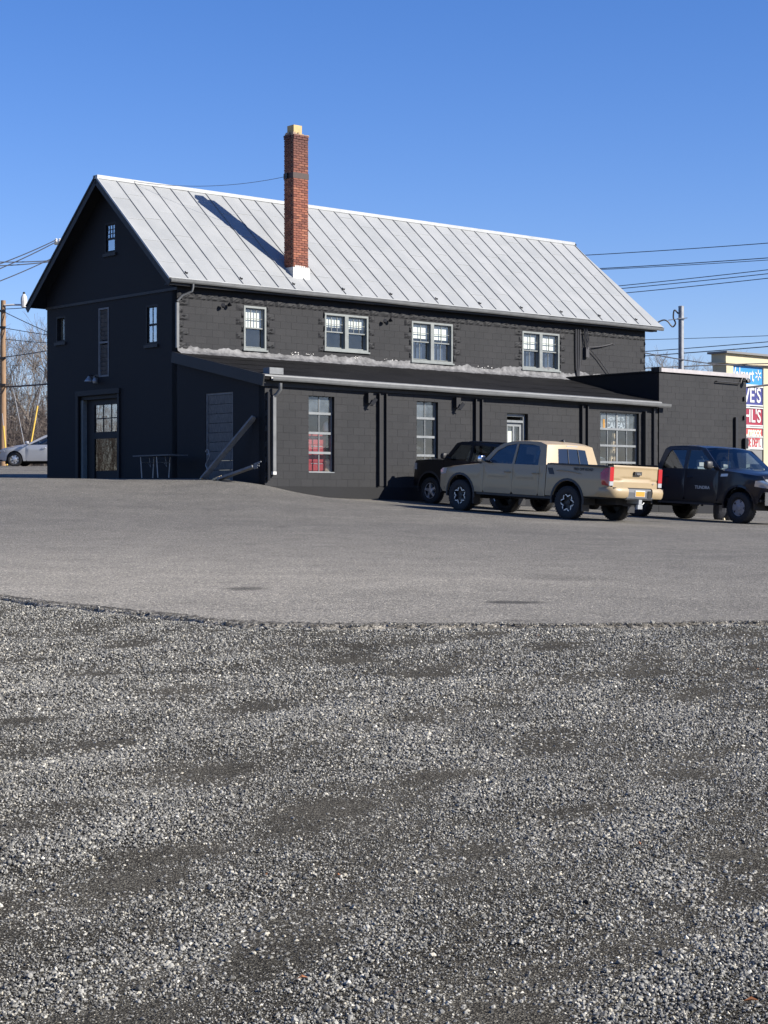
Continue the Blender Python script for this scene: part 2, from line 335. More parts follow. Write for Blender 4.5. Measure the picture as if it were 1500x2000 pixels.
def fines_mat():
    m, nt, p, out = nodes('gravel_fines'); p.inputs['Roughness'].default_value = 1; p.inputs['Specular IOR Level'].default_value = .05
    geo = N(nt, 'ShaderNodeNewGeometry'); P = geo.outputs['Position']
    a = N(nt, 'ShaderNodeTexVoronoi'); a.inputs['Scale'].default_value = 170; nt.links.new(P, a.inputs['Vector'])
    sp = N(nt, 'ShaderNodeSeparateColor'); nt.links.new(a.outputs['Color'], sp.inputs[0])
    r = N(nt, 'ShaderNodeValToRGB'); r.color_ramp.elements[0].color = (.017,.0155,.0125,1); r.color_ramp.elements[1].color = (.155,.145,.118,1)
    x = r.color_ramp.elements.new(.65); x.color = (.054,.049,.040,1); nt.links.new(sp.outputs[0], r.inputs[0])
    b = N(nt, 'ShaderNodeTexNoise'); b.inputs['Scale'].default_value = 1.5; b.inputs['Detail'].default_value = 6; nt.links.new(P, b.inputs['Vector'])
    r1 = N(nt, 'ShaderNodeMapRange'); r1.inputs[1].default_value = .3; r1.inputs[2].default_value = .7; r1.inputs[3].default_value = .75; r1.inputs[4].default_value = 1.25; nt.links.new(b.outputs[0], r1.inputs[0])
    k = N(nt, 'ShaderNodeMix', data_type='RGBA', blend_type='MULTIPLY'); k.inputs[0].default_value = 1
    nt.links.new(r.outputs[0], k.inputs[6]); nt.links.new(r1.outputs[0], k.inputs[7]); nt.links.new(k.outputs[2], p.inputs['Base Color'])
    bp = N(nt, 'ShaderNodeBump'); bp.inputs['Strength'].default_value = .8; bp.inputs['Distance'].default_value = .006
    nt.links.new(a.outputs['Distance'], bp.inputs['Height']); nt.links.new(bp.outputs[0], p.inputs['Normal']); return m
K['fines'] = fines_mat()
def stone_mat():
    m, nt, p, out = nodes('crushed_stone'); p.inputs['Roughness'].default_value = .9; p.inputs['Specular IOR Level'].default_value = .12
    oi = N(nt, 'ShaderNodeObjectInfo'); r = N(nt, 'ShaderNodeValToRGB'); e = r.color_ramp.elements
    e[0].color = (.055,.055,.053,1); e[1].color = (.64,.61,.53,1)
    for q, c in ((.30,(.142,.139,.128)), (.65,(.228,.222,.202)), (.88,(.345,.334,.300)), (.96,(.38,.35,.28))):
        x = e.new(q); x.color = (*c, 1)
    nt.links.new(oi.outputs['Random'], r.inputs[0])
    tc = N(nt, 'ShaderNodeTexCoord'); tx = N(nt, 'ShaderNodeTexNoise'); tx.inputs['Scale'].default_value = 2.2; nt.links.new(tc.outputs['Object'], tx.inputs['Vector'])
    mr = N(nt, 'ShaderNodeMapRange'); mr.inputs[1].default_value = .3; mr.inputs[2].default_value = .7; mr.inputs[3].default_value = .75; mr.inputs[4].default_value = 1.2; nt.links.new(tx.outputs[0], mr.inputs[0])
    k = N(nt, 'ShaderNodeMix', data_type='RGBA', blend_type='MULTIPLY'); k.inputs[0].default_value = 1
    nt.links.new(r.outputs[0], k.inputs[6]); nt.links.new(mr.outputs[0], k.inputs[7]); nt.links.new(k.outputs[2], p.inputs['Base Color']); return m
K['stone'] = stone_mat()

# ------------------------------------------------------------------ terrain
TP = []
def tp(x, y, z): TP.append((x, y, z))
for d in (-14, -6, 0, 6, 12, 18, 24, 30):
    for fx in (-1, 0, 1):
        x = fx*(4 + .35*abs(d)); tp(x, d, -1.6 + .030*d - .006*x*(d > 5))
for px, py, d in ((1118,1015,41.3),(902,998,43.9),(1448,1023,45),(1252,1009,48.1),(1335,1012.5,49.2),(838,984,49)):
    q = at(px, py, d); tp(q.x, q.y, q.z - EYE)
for t, py in ((0,946),(.7,958),(1.38,967.5),(2.2,971.5),(3.74,975)):
    q = CB + e1*t - e2*4.0
    if t == 0: q2 = on_wall(516,946,'y',-4.0); z = q2.z
    else: z = {.7:.36, 1.38:.235, 2.2:.18, 3.74:.14}[t]
    tp(q.x, q.y, z)
for x, y, z in ((-.1,-3.0,.64),(-.1,-1.8,.70),(-.1,0,.70),(-.2,3.5,.735),(-.2,7,.78),(7,-4,.03),(11,-4,-.1),(16,-4,-.26),(21,-4,-.35),(25,-3,-.4),(10,9,.75),(21,9,.4),(-2.5,-3.2,.42),(-3,0,.66),(-6,1.5,.70),(-1.2,-2.4,.62)):
    q = CB + e1*x + e2*y; tp(q.x, q.y, z)
for x, y, z in ((-16.7,80.5,1.70),(-24,80,1.72),(-9,81,1.72),(-18,100,2.0),(-10,51.6,.72),(-17,54,.78),(-9,40,-.02),(8,38,-.62),(14,42,-.66),(30,80,.6),(40,50,-.6),(0,36,-.44),(-22,40,.1),(20,110,1.6),(-40,110,2.1)):
    tp(x, y, z)
TPA = np.array(TP)
def _phi(r): r = np.maximum(r, 1e-9); return r*r*np.log(r)
_n = len(TPA); _A = np.zeros((_n+3, _n+3)); _d = np.hypot(TPA[:,None,0]-TPA[None,:,0], TPA[:,None,1]-TPA[None,:,1])
_A[:_n,:_n] = _phi(_d) + np.eye(_n)*.6; _A[:_n,_n] = 1; _A[:_n,_n+1:] = TPA[:,:2]; _A[_n,:_n] = 1; _A[_n+1:,:_n] = TPA[:,:2].T
_w = np.linalg.solve(_A, np.concatenate([TPA[:,2], np.zeros(3)]))
def terrain(x, y):                            # level of the asphalt, world z
    x = np.atleast_1d(np.asarray(x, float)); y = np.atleast_1d(np.asarray(y, float)); sh = x.shape; x = x.ravel(); y = y.ravel()
    xc = np.clip(x, -70, 80); yc = np.clip(y, -20, 125)
    z = np.empty(len(x))
    for i in range(0, len(x), 20000):
        a, b = xc[i:i+20000], yc[i:i+20000]
        r = np.hypot(a[:,None]-TPA[None,:,0], b[:,None]-TPA[None,:,1])
        z[i:i+20000] = _phi(r) @ _w[:_n] + _w[_n] + _w[_n+1]*a + _w[_n+2]*b
    return (np.clip(z, -2.6, 2.4) + EYE).reshape(sh)
def tz(x, y): return float(terrain(x, y)[0])
def ground_hit(px, py):
    lo, hi = 2.0, 140.0; ds = np.linspace(lo, hi, 2800); r = at(px, py, 1.0) - Vector((0,0,EYE))
    z = EYE + r.z*ds; g = terrain(r.x*ds, ds); k = np.argmax(z < g)
    return Vector((r.x*ds[k], ds[k], g[k]))
EDGE_PX = [(-500,1128),(-250,1148),(0,1168),(120,1181),(250,1196),(400,1213),(520,1219),(800,1221),(1100,1219),(1500,1215),(1800,1212),(2200,1210)]
EDGE = [ground_hit(*p) for p in EDGE_PX]
EX = np.array([p.x for p in EDGE]); EY = np.array([p.y for p in EDGE])
def edge_y(x):
    x = np.asarray(x, float)
    return np.interp(x, EX, EY) + .06*np.sin(x*2.3) + .03*np.sin(x*6.1+1) + .015*np.sin(x*17+2)
def gravel_relief(x, y):
    return .012*np.sin(x*2.1+y*.6) * np.sin(y*1.7) + .008*np.sin(x*5.3-y*3.1)
def axis_pts(a, b, step, far):
    c = list(np.arange(a, b+1e-6, step)); s = step; l = []; v = a
    while v > -far: s *= 1.35; v -= s; l.append(v)
    s = step; h = []; v = b
    while v < far: s *= 1.35; v += s; h.append(v)
    return np.array(l[::-1] + c + h)
gx = axis_pts(-30, 36, .6, 2500); gy = axis_pts(-8, 92, .45, 2500)
GX, GY = np.meshgrid(gx, gy); GZ = terrain(GX, GY) - .045 + np.where(GY < 30, gravel_relief(GX, GY), 0)
nx, ny = len(gx), len(gy)
gm = bpy.data.meshes.new('ground')
gm.from_pydata(list(zip(GX.ravel(), GY.ravel(), GZ.ravel())), [], [(j*nx+i, j*nx+i+1, (j+1)*nx+i+1, (j+1)*nx+i) for j in range(ny-1) for i in range(nx-1)])
gm.shade_smooth(); tag(link('gravel_ground', gm, K['fines']), kind='structure')
# the asphalt lot: a sheet 5 cm thick that starts at its ragged edge
ax = np.concatenate([np.arange(-60,-9,1.0), np.arange(-9,9,.04), np.arange(9,70.1,1.0)])
rows = np.concatenate([[0], np.cumsum(np.concatenate([[.02,.06,.15], np.full(90,.42), np.full(40,1.6)]))])
AX = np.repeat(ax[None,:], len(rows)+1, 0); E0 = edge_y(ax)
fade = np.linspace(0, 1, len(rows))[:,None]
EN = E0 + .03*np.random.rand(len(ax))
AY = np.vstack([EN - .05 - .02*np.random.rand(len(ax)), np.where(rows[:,None] < .2, EN[None,:], E0[None,:])*(1) + rows[:,None] + 0*fade])
AZ = terrain(AX, AY); AZ[0] -= .06; AZ[1] -= .012 + .012*np.random.rand(len(ax)); AZ[2] -= .006; AZ[3] -= .002
na, nr = len(ax), len(rows)+1
am = bpy.data.meshes.new('asphalt_lot')
am.from_pydata(list(zip(AX.ravel(), AY.ravel(), AZ.ravel())), [], [(j*na+i, j*na+i+1, (j+1)*na+i+1, (j+1)*na+i) for j in range(nr-1) for i in range(na-1)])
am.shade_smooth(); tag(link('asphalt_lot', am, K['asphalt']), kind='structure')

# dark, freshly broken rim of the asphalt
ex = np.arange(-9, 9, .022); ee = edge_y(ex); wd_ = np.interp(ex, [-6,-1,1.5,6], [.34,.26,.12,.09]); m = MB(); n = len(ex)
for row, (f, zz) in enumerate(((-.06,-.060),(-.015,-.030),(.25,.004),(.7,.005),(1.0,.0035))):
    jit = (np.random.rand(n)-.5)*(.02 if row < 2 else .16*1.0)*np.where(row > 1, wd_*2.2, 1)
    yy = ee + (f if f < 0 else f*wd_) + jit; zc_ = terrain(ex, yy) + zz + (np.random.rand(n)-.5)*.010*(row < 3); m.v += list(zip(ex, yy, zc_))
m.f = [(r*n+i, r*n+i+1, (r+1)*n+i+1, (r+1)*n+i) for r in range(4) for i in range(n-1)]
def rim_mat():
    mt = mat('broken_asphalt_rim', (.035,.033,.029), .95, c2=(.13,.12,.102), vscale=30, bump=.8, bscale=70, spec=.2); nt = mt.node_tree; p = nt.nodes['Principled BSDF']; out = nt.nodes['Material Output']
    geo = N(nt, 'ShaderNodeNewGeometry'); t = N(nt, 'ShaderNodeTexNoise'); t.inputs['Scale'].default_value = 24; t.inputs['Detail'].default_value = 4; nt.links.new(geo.outputs['Position'], t.inputs['Vector'])
    g = N(nt, 'ShaderNodeMapRange'); g.inputs[1].default_value = .44; g.inputs[2].default_value = .52; nt.links.new(t.outputs[0], g.inputs[0]); tr = N(nt, 'ShaderNodeBsdfTransparent'); mx = N(nt, 'ShaderNodeMixShader')
    nt.links.new(g.outputs[0], mx.inputs[0]); nt.links.new(tr.outputs[0], mx.inputs[2]); nt.links.new(p.outputs[0], mx.inputs[1]); nt.links.new(mx.outputs[0], out.inputs[0]); return mt
tag(m.build('broken_asphalt_rim', rim_mat(), smooth=50), kind='structure')

# ------------------------------------------------------------------ main building
def cells(us, zs, holes, clips=()):
    """rectangles of a wall between cut lines, holes left open, clipped by half planes (a,b,c): a*u+b*z<=c"""
    us = sorted(set(us)); zs = sorted(set(zs)); out = []
    for a, b in zip(us, us[1:]):
        for c, d in zip(zs, zs[1:]):
            um, zm = (a+b)/2, (c+d)/2
            if any(h[0] < um < h[1] and h[2] < zm < h[3] for h in holes): continue
            poly = [(a,c),(b,c),(b,d),(a,d)]
            for (A, B, Cc) in clips:
                q = []
                for i, p in enumerate(poly):
                    n = poly[(i+1) % len(poly)]; fp = A*p[0]+B*p[1]-Cc; fn = A*n[0]+B*n[1]-Cc
                    if fp <= 1e-9: q.append(p)
                    if (fp < 0) != (fn < 0) and abs(fp-fn) > 1e-9:
                        t = fp/(fp-fn); q.append((p[0]+t*(n[0]-p[0]), p[1]+t*(n[1]-p[1])))
                poly = q
                if len(poly) < 3: break
            if len(poly) >= 3: out.append(poly)
    return out
def wall(name, matl, parent, M, u0, u1, z0, z1, holes, clips=(), th=.25):
    us = [u0,u1] + [x for h in holes for x in h[:2]]; zs = [z0,z1] + [x for h in holes for x in h[2:4]]
    m = MB()
    for p in cells(us, zs, holes, clips):
        m.add([(u,0,z) for u,z in p], [tuple(range(len(p)))]); m.add([(u,th,z) for u,z in p], [tuple(range(len(p)-1,-1,-1))])
    for a, b, c, d in holes:
        m.add([(a,0,c),(a,th,c),(a,th,d),(a,0,d)], [(0,1,2,3)]); m.add([(b,0,c),(b,0,d),(b,th,d),(b,th,c)], [(0,1,2,3)])
        m.add([(a,0,c),(b,0,c),(b,th,c),(a,th,c)], [(0,1,2,3)]); m.add([(a,0,d),(a,th,d),(b,th,d),(b,0,d)], [(0,1,2,3)])
    if not clips: m.add([(u0,0,z1),(u1,0,z1),(u1,th,z1),(u0,th,z1)], [(0,1,2,3)])
    m.add([(u0,0,z0),(u0,0,z1 if not clips else z0+.1),(u0,th,z1 if not clips else z0+.1),(u0,th,z0)], [(0,1,2,3)])
    m.add([(u1,0,z0),(u1,th,z0),(u1,th,z1 if not clips else z0+.1),(u1,0,z1 if not clips else z0+.1)], [(0,1,2,3)])
    return m.build(name, matl, parent, M)
# block meshes shared by all: unit box 1 x depth x 1, centred in u and z, face at v = -0.006
def block_mesh(k, rocky):
    rr = random.Random(100+k); m = MB(); n = 4 if rocky else 1
    if not rocky:
        j = lambda s: rr.uniform(-s, s)
        b = .010; bz = .02
        m.add([(-.5,.004,-.5),(.5,.004,-.5),(.5,.004,.5),(-.5,.004,.5)] + [(-.5+b+j(.004),-.0022+j(.0010),-.5+bz+j(.008)),(.5-b+j(.004),-.0022+j(.0010),-.5+bz+j(.008)),(.5-b+j(.004),-.0022+j(.0010),.5-bz+j(.008)),(-.5+b+j(.004),-.0022+j(.0010),.5-bz+j(.008))],
              [(4,5,6,7),(0,1,5,4),(1,2,6,5),(2,3,7,6),(3,0,4,7)])
        return m.mesh('block', None)
    nu, nv = 5, 4
    def f(u, v):
        e = min(u, 1-u, v, 1-v)
        return (u-.5, .004 if e < .01 else -.004 - rr.uniform(0,.040), v-.5 + (rr.uniform(-.07,.07) if e > .01 else 0))
    m.grid(f, nu, nv); return m.mesh('rock_faced_block', None)
BLK = [block_mesh(k, False) for k in range(8)]; RCK = [block_mesh(k+50, True) for k in range(7)]
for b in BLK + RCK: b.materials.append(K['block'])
def lay(parent, M, u0, u1, z0, z1, holes, rocky=lambda u, z, row: False, bw=.406, bh=.2032, keep=lambda u, z: True, limit=300):
    row = 0; z = z0; g = .0022; n = 0; rest = []
    while z < z1 - .05:
        h = min(bh, z1 - z); u = u0 - (bw/2 if row % 2 else 0)
        while u < u1 - .01:
            a, b = max(u, u0), min(u+bw, u1); segs = [(a, b)]
            for H in holes:
                if z + h/2 > H[2] and z + h/2 < H[3]:
                    ns = []
                    for s, t in segs:
                        if t <= H[0] or s >= H[1]: ns.append((s, t))
                        else:
                            if s < H[0]: ns.append((s, H[0]))
                            if t > H[1]: ns.append((H[1], t))
                    segs = ns
            for s, t in segs:
                if t - s < .05: continue
                um, zm = (s+t)/2, z+h/2; rk = rocky(s, t, zm, row)
                me = random.choice(RCK if rk else BLK)
                mm = M @ T(um, random.uniform(-.0016,.001), zm) @ Matrix.Diagonal((t-s-g, 1, h-g, 1))
                if keep(um, zm) and n < limit:
                    link('rock_faced_block' if rk else 'block', me, None, parent, mm); n += 1
                else: rest.append((me, mm))
            u += bw
        z += bh; row += 1
    if rest:
        bm = bmesh.new(); Mi = M.inverted()
        for me, mm in rest:
            t = me.copy(); t.transform(Mi @ mm); bm.from_mesh(t); bpy.data.meshes.remove(t)
        me = bpy.data.meshes.new('blocks'); bm.to_mesh(me); bm.free(); me.materials.append(K['block'])
        tag(link('remaining_blocks', me, None, parent, M), kind='stuff')

BASE = MBD @ T(0,0,.7)
hall = empty('black_gabled_building', BASE, 'two-storey black block building with silver standing-seam gable roof and tall brick chimney', 'building')
RZ = lambda y: 6.25 + .88*(min(y, 6.97-y) + .30)            # roof surface
WINS = [(2.32,3.13,4.47,5.72),(5.33,7.05,4.63,5.72),(8.84,10.6,4.47,5.72),(13.77,15.55,4.48,5.72)]
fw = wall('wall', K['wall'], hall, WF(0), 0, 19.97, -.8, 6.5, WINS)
def rocky_main(s, t, z, row):
    if z > 5.76: return True
    for a, b, c, d in WINS:
        if (abs(t-a) < .03 or abs(s-b) < .03) and z > c-.1: return True
    return s < .01 or t > 19.96
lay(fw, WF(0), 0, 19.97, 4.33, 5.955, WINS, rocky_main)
gh = [(-5.12,-2.98,.3,3.22),(-3.70,-3.12,7.36,8.26),(-1.55,-.96,4.54,5.67),(-4.03,-3.48,3.76,5.79),(-6.43,-5.9,4.94,5.72)]
kk = .88
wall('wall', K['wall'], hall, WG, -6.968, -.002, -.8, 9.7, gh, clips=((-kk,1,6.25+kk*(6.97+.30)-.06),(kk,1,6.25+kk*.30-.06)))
wall('wall', K['wall'], hall, MBD @ Matrix(((-1,0,0,19.97),(0,-1,0,6.97),(0,0,1,0),(0,0,0,1))), .002, 19.968, -.8, 6.5, [])
# far gable end
m = MB(); m.add([(19.72,.01,-.8),(19.72,6.96,-.8),(19.72,6.96,RZ(0)-.1),(19.72,3.485,RZ(3.485)-.1),(19.72,.01,RZ(0)-.1)], [(0,1,2,3,4)])
m.add([(19.968,.01,-.8),(19.968,6.96,-.8),(19.968,6.96,RZ(0)-.1),(19.968,3.485,RZ(3.485)-.1),(19.968,.01,RZ(0)-.1)], [(0,1,2,3,4)]); m.build('wall', K['wall'], hall, MBD)
# floors inside, seen through the windows
MB().box(.26,19.7,.26,6.7,4.0,4.1).box(.26,19.7,.26,6.7,.4,.5).build('floor', K['floor_in'], hall, MBD)
MB().box(.26,19.7,2.6,2.7,4.1,6.4).build('partition', K['interior'], hall, MBD)
# water-table line across the gable
MB().box(-6.99,.02,-.035,0,5.98,6.06).build('belt_board', K['trim_black'], hall, WG)
# roof: back slope, front slope made of single sheets between standing seams
EAVE_Y = -.27
rb = MB(); rb.add([(-.45,3.485,RZ(3.485)),(20.2,3.485,RZ(3.485)),(20.6,7.4,RZ(7.4)),(-.45,7.4,RZ(7.4)),(-.45,3.485,RZ(3.485)-.08),(20.2,3.485,RZ(3.485)-.08),(20.6,7.4,RZ(7.4)-.08),(-.45,7.4,RZ(7.4)-.08)],
    [(0,1,2,3),(7,6,5,4),(0,3,7,4),(1,5,6,2),(2,6,7,3)])
e0 = RZ(EAVE_Y)
rb.add([(-.43,EAVE_Y,e0-.03),(20.62,EAVE_Y,e0-.03),(19.97,3.485,RZ(3.485)-.03),(-.43,3.485,RZ(3.485)-.03),(-.43,EAVE_Y,e0-.11),(20.62,EAVE_Y,e0-.11),(19.97,3.485,RZ(3.485)-.11),(-.43,3.485,RZ(3.485)-.11)],
    [(0,1,2,3),(7,6,5,4),(0,4,5,1),(1,5,6,2),(3,7,4,0)])
roof = rb.build('roof', K['trim_black'], hall, MBD)
sl = Vector((0, 3.485-EAVE_Y, RZ(3.485)-e0)); SL = sl.length; sd = sl.normalized(); pitch = math.atan2(sl.z, sl.y)
def RM(x, s): return MBD @ T(x, EAVE_Y + sd.y*s, e0 + sd.z*s) @ Matrix.Rotation(pitch, 4, 'X')   # on the roof: x, up slope, normal
def sheet_mesh(k):
    rr = random.Random(k); m = MB(); n = 4
    def f(u, v):                                 # gently oil-canned metal pan with a turned lip at its lower end
        return (u, v, (.004*math.sin(math.pi*u)*math.sin(math.pi*v)*rr.uniform(.2,1.6)) + (.004 if v < .01 else 0))
    m.grid(f, n, 5); m.add([(0,-.012,-.012),(1,-.012,-.012),(1,0,.005),(0,0,.005)], [(0,1,2,3)])
    return m.mesh('roof_sheet', 60)
SHT = [sheet_mesh(k) for k in range(6)]
for s in SHT: s.materials.append(K['roof'])
SEAM_N = 32; sx0, sx1 = -.43, 19.97
seam_x = [sx0 + (sx1-sx0)*i/SEAM_N for i in range(SEAM_N+1)]
sm = MB(); sm.box(-.011,.011,0,SL-.06,-.004,.028); seam_me = sm.mesh('seam'); seam_me.materials.append(K['roof'])
CHX, CHY = (4.32,4.89), (.23,.67)
CSM = MB().box(0,1,-.011,.011,.002,.010).mesh('cross_seam'); CSM.materials.append(K['roof_trim'])
for i in range(SEAM_N):
    a, b = seam_x[i], seam_x[i+1]; off = random.uniform(.5,1.1); cuts = [0]; c = off
    while c < SL-.25: cuts.append(c); c += random.choice((.95,1.05,1.15,1.2))
    cuts.append(SL)
    for c in cuts[1:-1]: link('cross_seam', CSM, None, roof, RM(a+.014, c) @ Matrix.Diagonal((b-a-.028, 1, 1, 1)))
    for p, q in zip(cuts, cuts[1:]):
        link('roof_sheet', random.choice(SHT), None, roof, RM(a+.004, p) @ T(0,0,random.uniform(-.002,.004)) @ Matrix.Diagonal((b-a-.008, q-p-.002, 1, 1)))
for i in range(1, SEAM_N+1): link('seam', seam_me, None, roof, RM(seam_x[i]+random.uniform(-.02,.02), .03))
tri = MB(); tri.add([(19.99,EAVE_Y,e0-.001),(20.62,EAVE_Y,e0-.001),(19.99,3.485,RZ(3.485)-.001)], [(0,1,2)]); link('roof_sheet', tri.mesh('roof_sheet'), K['roof'], roof, MBD)
MB().box(-.47,20.0,3.36,3.485,RZ(3.4)-.01,RZ(3.485)+.02).box(-.47,20.0,3.485,3.6,RZ(3.4)-.01,RZ(3.485)+.018).build('ridge_cap', K['roof_trim'], roof, MBD)
# pale rake edge on the near gable, dark fascia beneath it
for y0, y1 in ((EAVE_Y-.03, 3.485), (7.43, 3.485)):
    MB().bar((-.46,y0,RZ(y0)-.0),(-.46,y1,RZ(y1)+.0),.035,.05,(0,0,1)).build('rake_edge', K['roof_trim'] if y0 < 0 else K['trim_black'], roof, MBD)
    MB().bar((-.44,y0,RZ(y0)-.13),(-.44,y1,RZ(y1)-.13),.03,.20,(0,0,1)).build('rake_board', K['trim_black'], roof, MBD)
MB().box(-.42,20.3,-.25,.0,e0-.19,e0-.16).build('soffit', K['trim_black'], roof, MBD)
MB().box(-.42,20.3,-.26,-.23,e0-.20,e0-.04).build('fascia', K['trim_black'], roof, MBD)
def gutter(name, parent, M, x0, x1, z0, z1, y):
    pr = [(0,0),(-.012,-.085),(-.03,-.10),(-.085,-.105),(-.105,-.07),(-.115,-.005),(-.105,.004),(-.105,-.008),(-.085,-.07),(-.03,-.085),(-.012,-.005)]
    m = MB(); n = len(pr); L = 14
    for i in range(L+1):
        t = i/L; x = x0+(x1-x0)*t; zz = z0+(z1-z0)*t + (.008*math.sin(i*1.7) if 0 < i < L else 0)
        m.v += [(x, y+a, zz+b) for a, b in pr]
    for i in range(L):
        for k in range(n): m.f.append((i*n+k, i*n+(k+1)%n, (i+1)*n+(k+1)%n, (i+1)*n+k))
    m.f += [tuple(range(n)), tuple(L*n+k for k in range(n-1,-1,-1))]
    return m.build(name, K['gutter'], parent, M, fix=True)
MB().box(-.44,20.6,EAVE_Y-.035,EAVE_Y+.0,e0-.012,e0+.006).build('eave_edge', K['roof_trim'], roof, MBD)
gutter('gutter', hall, MBD, -.44, 20.55, e0-.03, e0-.05, EAVE_Y+.005)
sg = MB(); sg.box(-.012,.012,0,.09,0,.05); sg.add([(-.05,0,.015),(.05,0,.015),(.05,.012,.07),(-.05,.012,.07)], [(0,1,2,3)]); sgm = sg.mesh('snow_guard'); sgm.materials.append(K['black_metal'])
for k in range(11): link('snow_guard', sgm, None, roof, RM(seam_x[1+k*3]+.02 if 1+k*3 < 33 else 19.9, .22))
# chimney
chim = MB().box(CHX[0]+.012,CHX[1]-.012,CHY[0]+.012,CHY[1]-.012,6.3,10.98).build('chimney', K['mortar'], hall, MBD)
MB().box(CHX[0]-.03,CHX[1]+.035,CHY[0]-.035,CHY[1]+.03,6.4,7.02).build('plastered_base', K['stucco_base'], chim, MBD)
m = MB()                                        # ragged lower courses under the base's top edge
for k in range(7): x = CHX[0]+.04+k*.08; m.box(x,x+.06,CHY[0]-.038,CHY[0]-.02,7.0,7.02+random.uniform(.01,.06))
m.build('plaster_drips', K['stucco_base'], chim, MBD)
def brick_mesh(k):
    rr = random.Random(k); b = .03; j = lambda: rr.uniform(-.012,.012); m = MB()
    vs = []
    for y, s in ((.5,0),(-.5,b)):
        for x, z in ((-.5,-.5),(.5,-.5),(.5,.5),(-.5,.5)): vs.append((x*(1-s*1.0)+j()*.5, y, z*(1-s*2)+j()*1.4))
    m.add(vs, [(4,5,6,7),(0,1,5,4),(1,2,6,5),(2,3,7,6),(3,0,4,7),(3,2,1,0)]); me = m.mesh('brick'); me.materials.append(K['brick']); return me
BRK = [brick_mesh(k) for k in range(6)]
zb = 7.03; course = 0; ch = .0715; back = MB()
while zb < 10.93:
    zc = zb + ch/2; dx = CHX[1]-CHX[0]; top = zb > 10.75
    if not (9.66 < zc < 9.84):
        u = -(.105 if course % 2 else 0)
        while u < dx - .01:
            a, b = max(0,u), min(dx,u+.21)
            if b-a > .03: link('brick', random.choice(BRK), None, chim, MBD @ T(CHX[0]+(a+b)/2, CHY[0]+.04-random.uniform(0,.004)-(.02 if top else 0), zc) @ Matrix.Diagonal((b-a-.011, .09, ch-.012, 1)))
            u += .21
        dy = CHY[1]-CHY[0]; u = -(0 if course % 2 else .105)
        while u < dy - .01:
            a, b = max(.085,u), min(dy,u+.21)
            if b-a > .03: link('brick', random.choice(BRK), None, chim, MBD @ T(CHX[0]+.04-random.uniform(0,.004)-(.02 if top else 0)-(.008 if course % 2 else 0), CHY[0]+(a+b)/2, zc) @ Matrix.Rotation(R(-90),4,'Z') @ Matrix.Diagonal((b-a-.011, .09, ch-.012, 1)))
            u += .21
        back.box(CHX[1]-.04,CHX[1]+.004,CHY[0]+.09,CHY[1]-.01,zb+.006,zb+ch-.006); back.box(CHX[0]+.09,CHX[1]-.05,CHY[1]-.04,CHY[1]+.004,zb+.006,zb+ch-.006)
    zb += ch; course += 1
tag(back.build('rear_bricks', K['brick'], chim, MBD), kind='stuff')
MB().box(CHX[0]-.012,CHX[1]+.012,CHY[0]-.012,CHY[1]+.012,9.66,9.83).build('steel_band', K['band'], chim, MBD)
MB().box(CHX[0]-.07,CHX[0]-.012,CHY[0]+.22,CHY[0]+.32,9.66,9.83).build('wire_bracket', K['black_metal'], chim, MBD)
m = MB()
for k in range(26):
    x = random.uniform(CHX[0]-.02,CHX[1]-.03); y = random.uniform(CHY[0]-.03,CHY[1]-.05); s = random.uniform(.04,.10); m.box(x,x+s,y,y+s,10.93,10.98+random.uniform(0,.06))
m.build('crumbling_crown', K['mortar'], chim, MBD)
f = .155; cx_, cy_ = (CHX[0]+CHX[1])/2-.06, (CHY[0]+CHY[1])/2
MB().box(cx_-f,cx_+f,cy_-f,cy_-f+.03,10.95,11.25).box(cx_-f,cx_+f,cy_+f-.03,cy_+f,10.95,11.25).box(cx_-f,cx_-f+.03,cy_-f+.03,cy_+f-.03,10.95,11.25).box(cx_+f-.03,cx_+f,cy_-f+.03,cy_+f-.03,10.95,11.25).build('flue_tile', K['flue'], chim, MBD)
# wire from chimney bracket to the ridge
p0 = Vector((CHX[0]-.07, CHY[0]+.27, 9.72)); p1 = Vector((.75, 3.4, RZ(3.4)+.05)); pts = []
for i in range(17): t = i/16; q = p0.lerp(p1, t); q.z -= .42*4*t*(1-t)*.5 if t < .999 else 0; pts.append(q)
MB().tube(pts, .007, 4).build('chimney_wire', K['wire'], hall, MBD)

# --- windows
def bars(m, u0, u1, z0, z1, w, v0, v1, wb=None):
    wb = wb or w
    return m.box(u0,u1,v0,v1,z1-w,z1).box(u0,u1,v0,v1,z0,z0+wb).box(u0,u0+w,v0,v1,z0+wb,z1-w).box(u1-w,u1,v0,v1,z0+wb,z1-w)
def sash(win, M, u0, u1, z0, z1, v, w, cols, rws, fm, gm, mw=.018):
    s = bars(MB(), u0, u1, z0, z1, w, v, v+.04).build('sash', fm, win, M)
    a, b, c, d = u0+w, u1-w, z0+w, z1-w
    if cols*rws > 1:
        for i in range(1, cols): x = a+(b-a)*i/cols; MB().box(x-mw/2,x+mw/2,v+.006,v+.034,c,d).build('muntin', fm, win, M)
        for j in range(1, rws): z = c+(d-c)*j/rws; MB().box(a,b,v+.008,v+.032,z-mw/2,z+mw/2).build('muntin', fm, win, M)
    for i in range(cols):
        for j in range(rws):
            x0, x1 = a+(b-a)*i/cols, a+(b-a)*(i+1)/cols; y0, y1 = c+(d-c)*j/rws, c+(d-c)*(j+1)/rws
            t = random.uniform(-.002,.002)
            MB().add([(x0,v+.02+t,y0),(x1,v+.02-t,y0),(x1,v+.02-t,y1),(x0,v+.02+t,y1)], [(0,1,2,3)]).build('pane', gm, win, M)
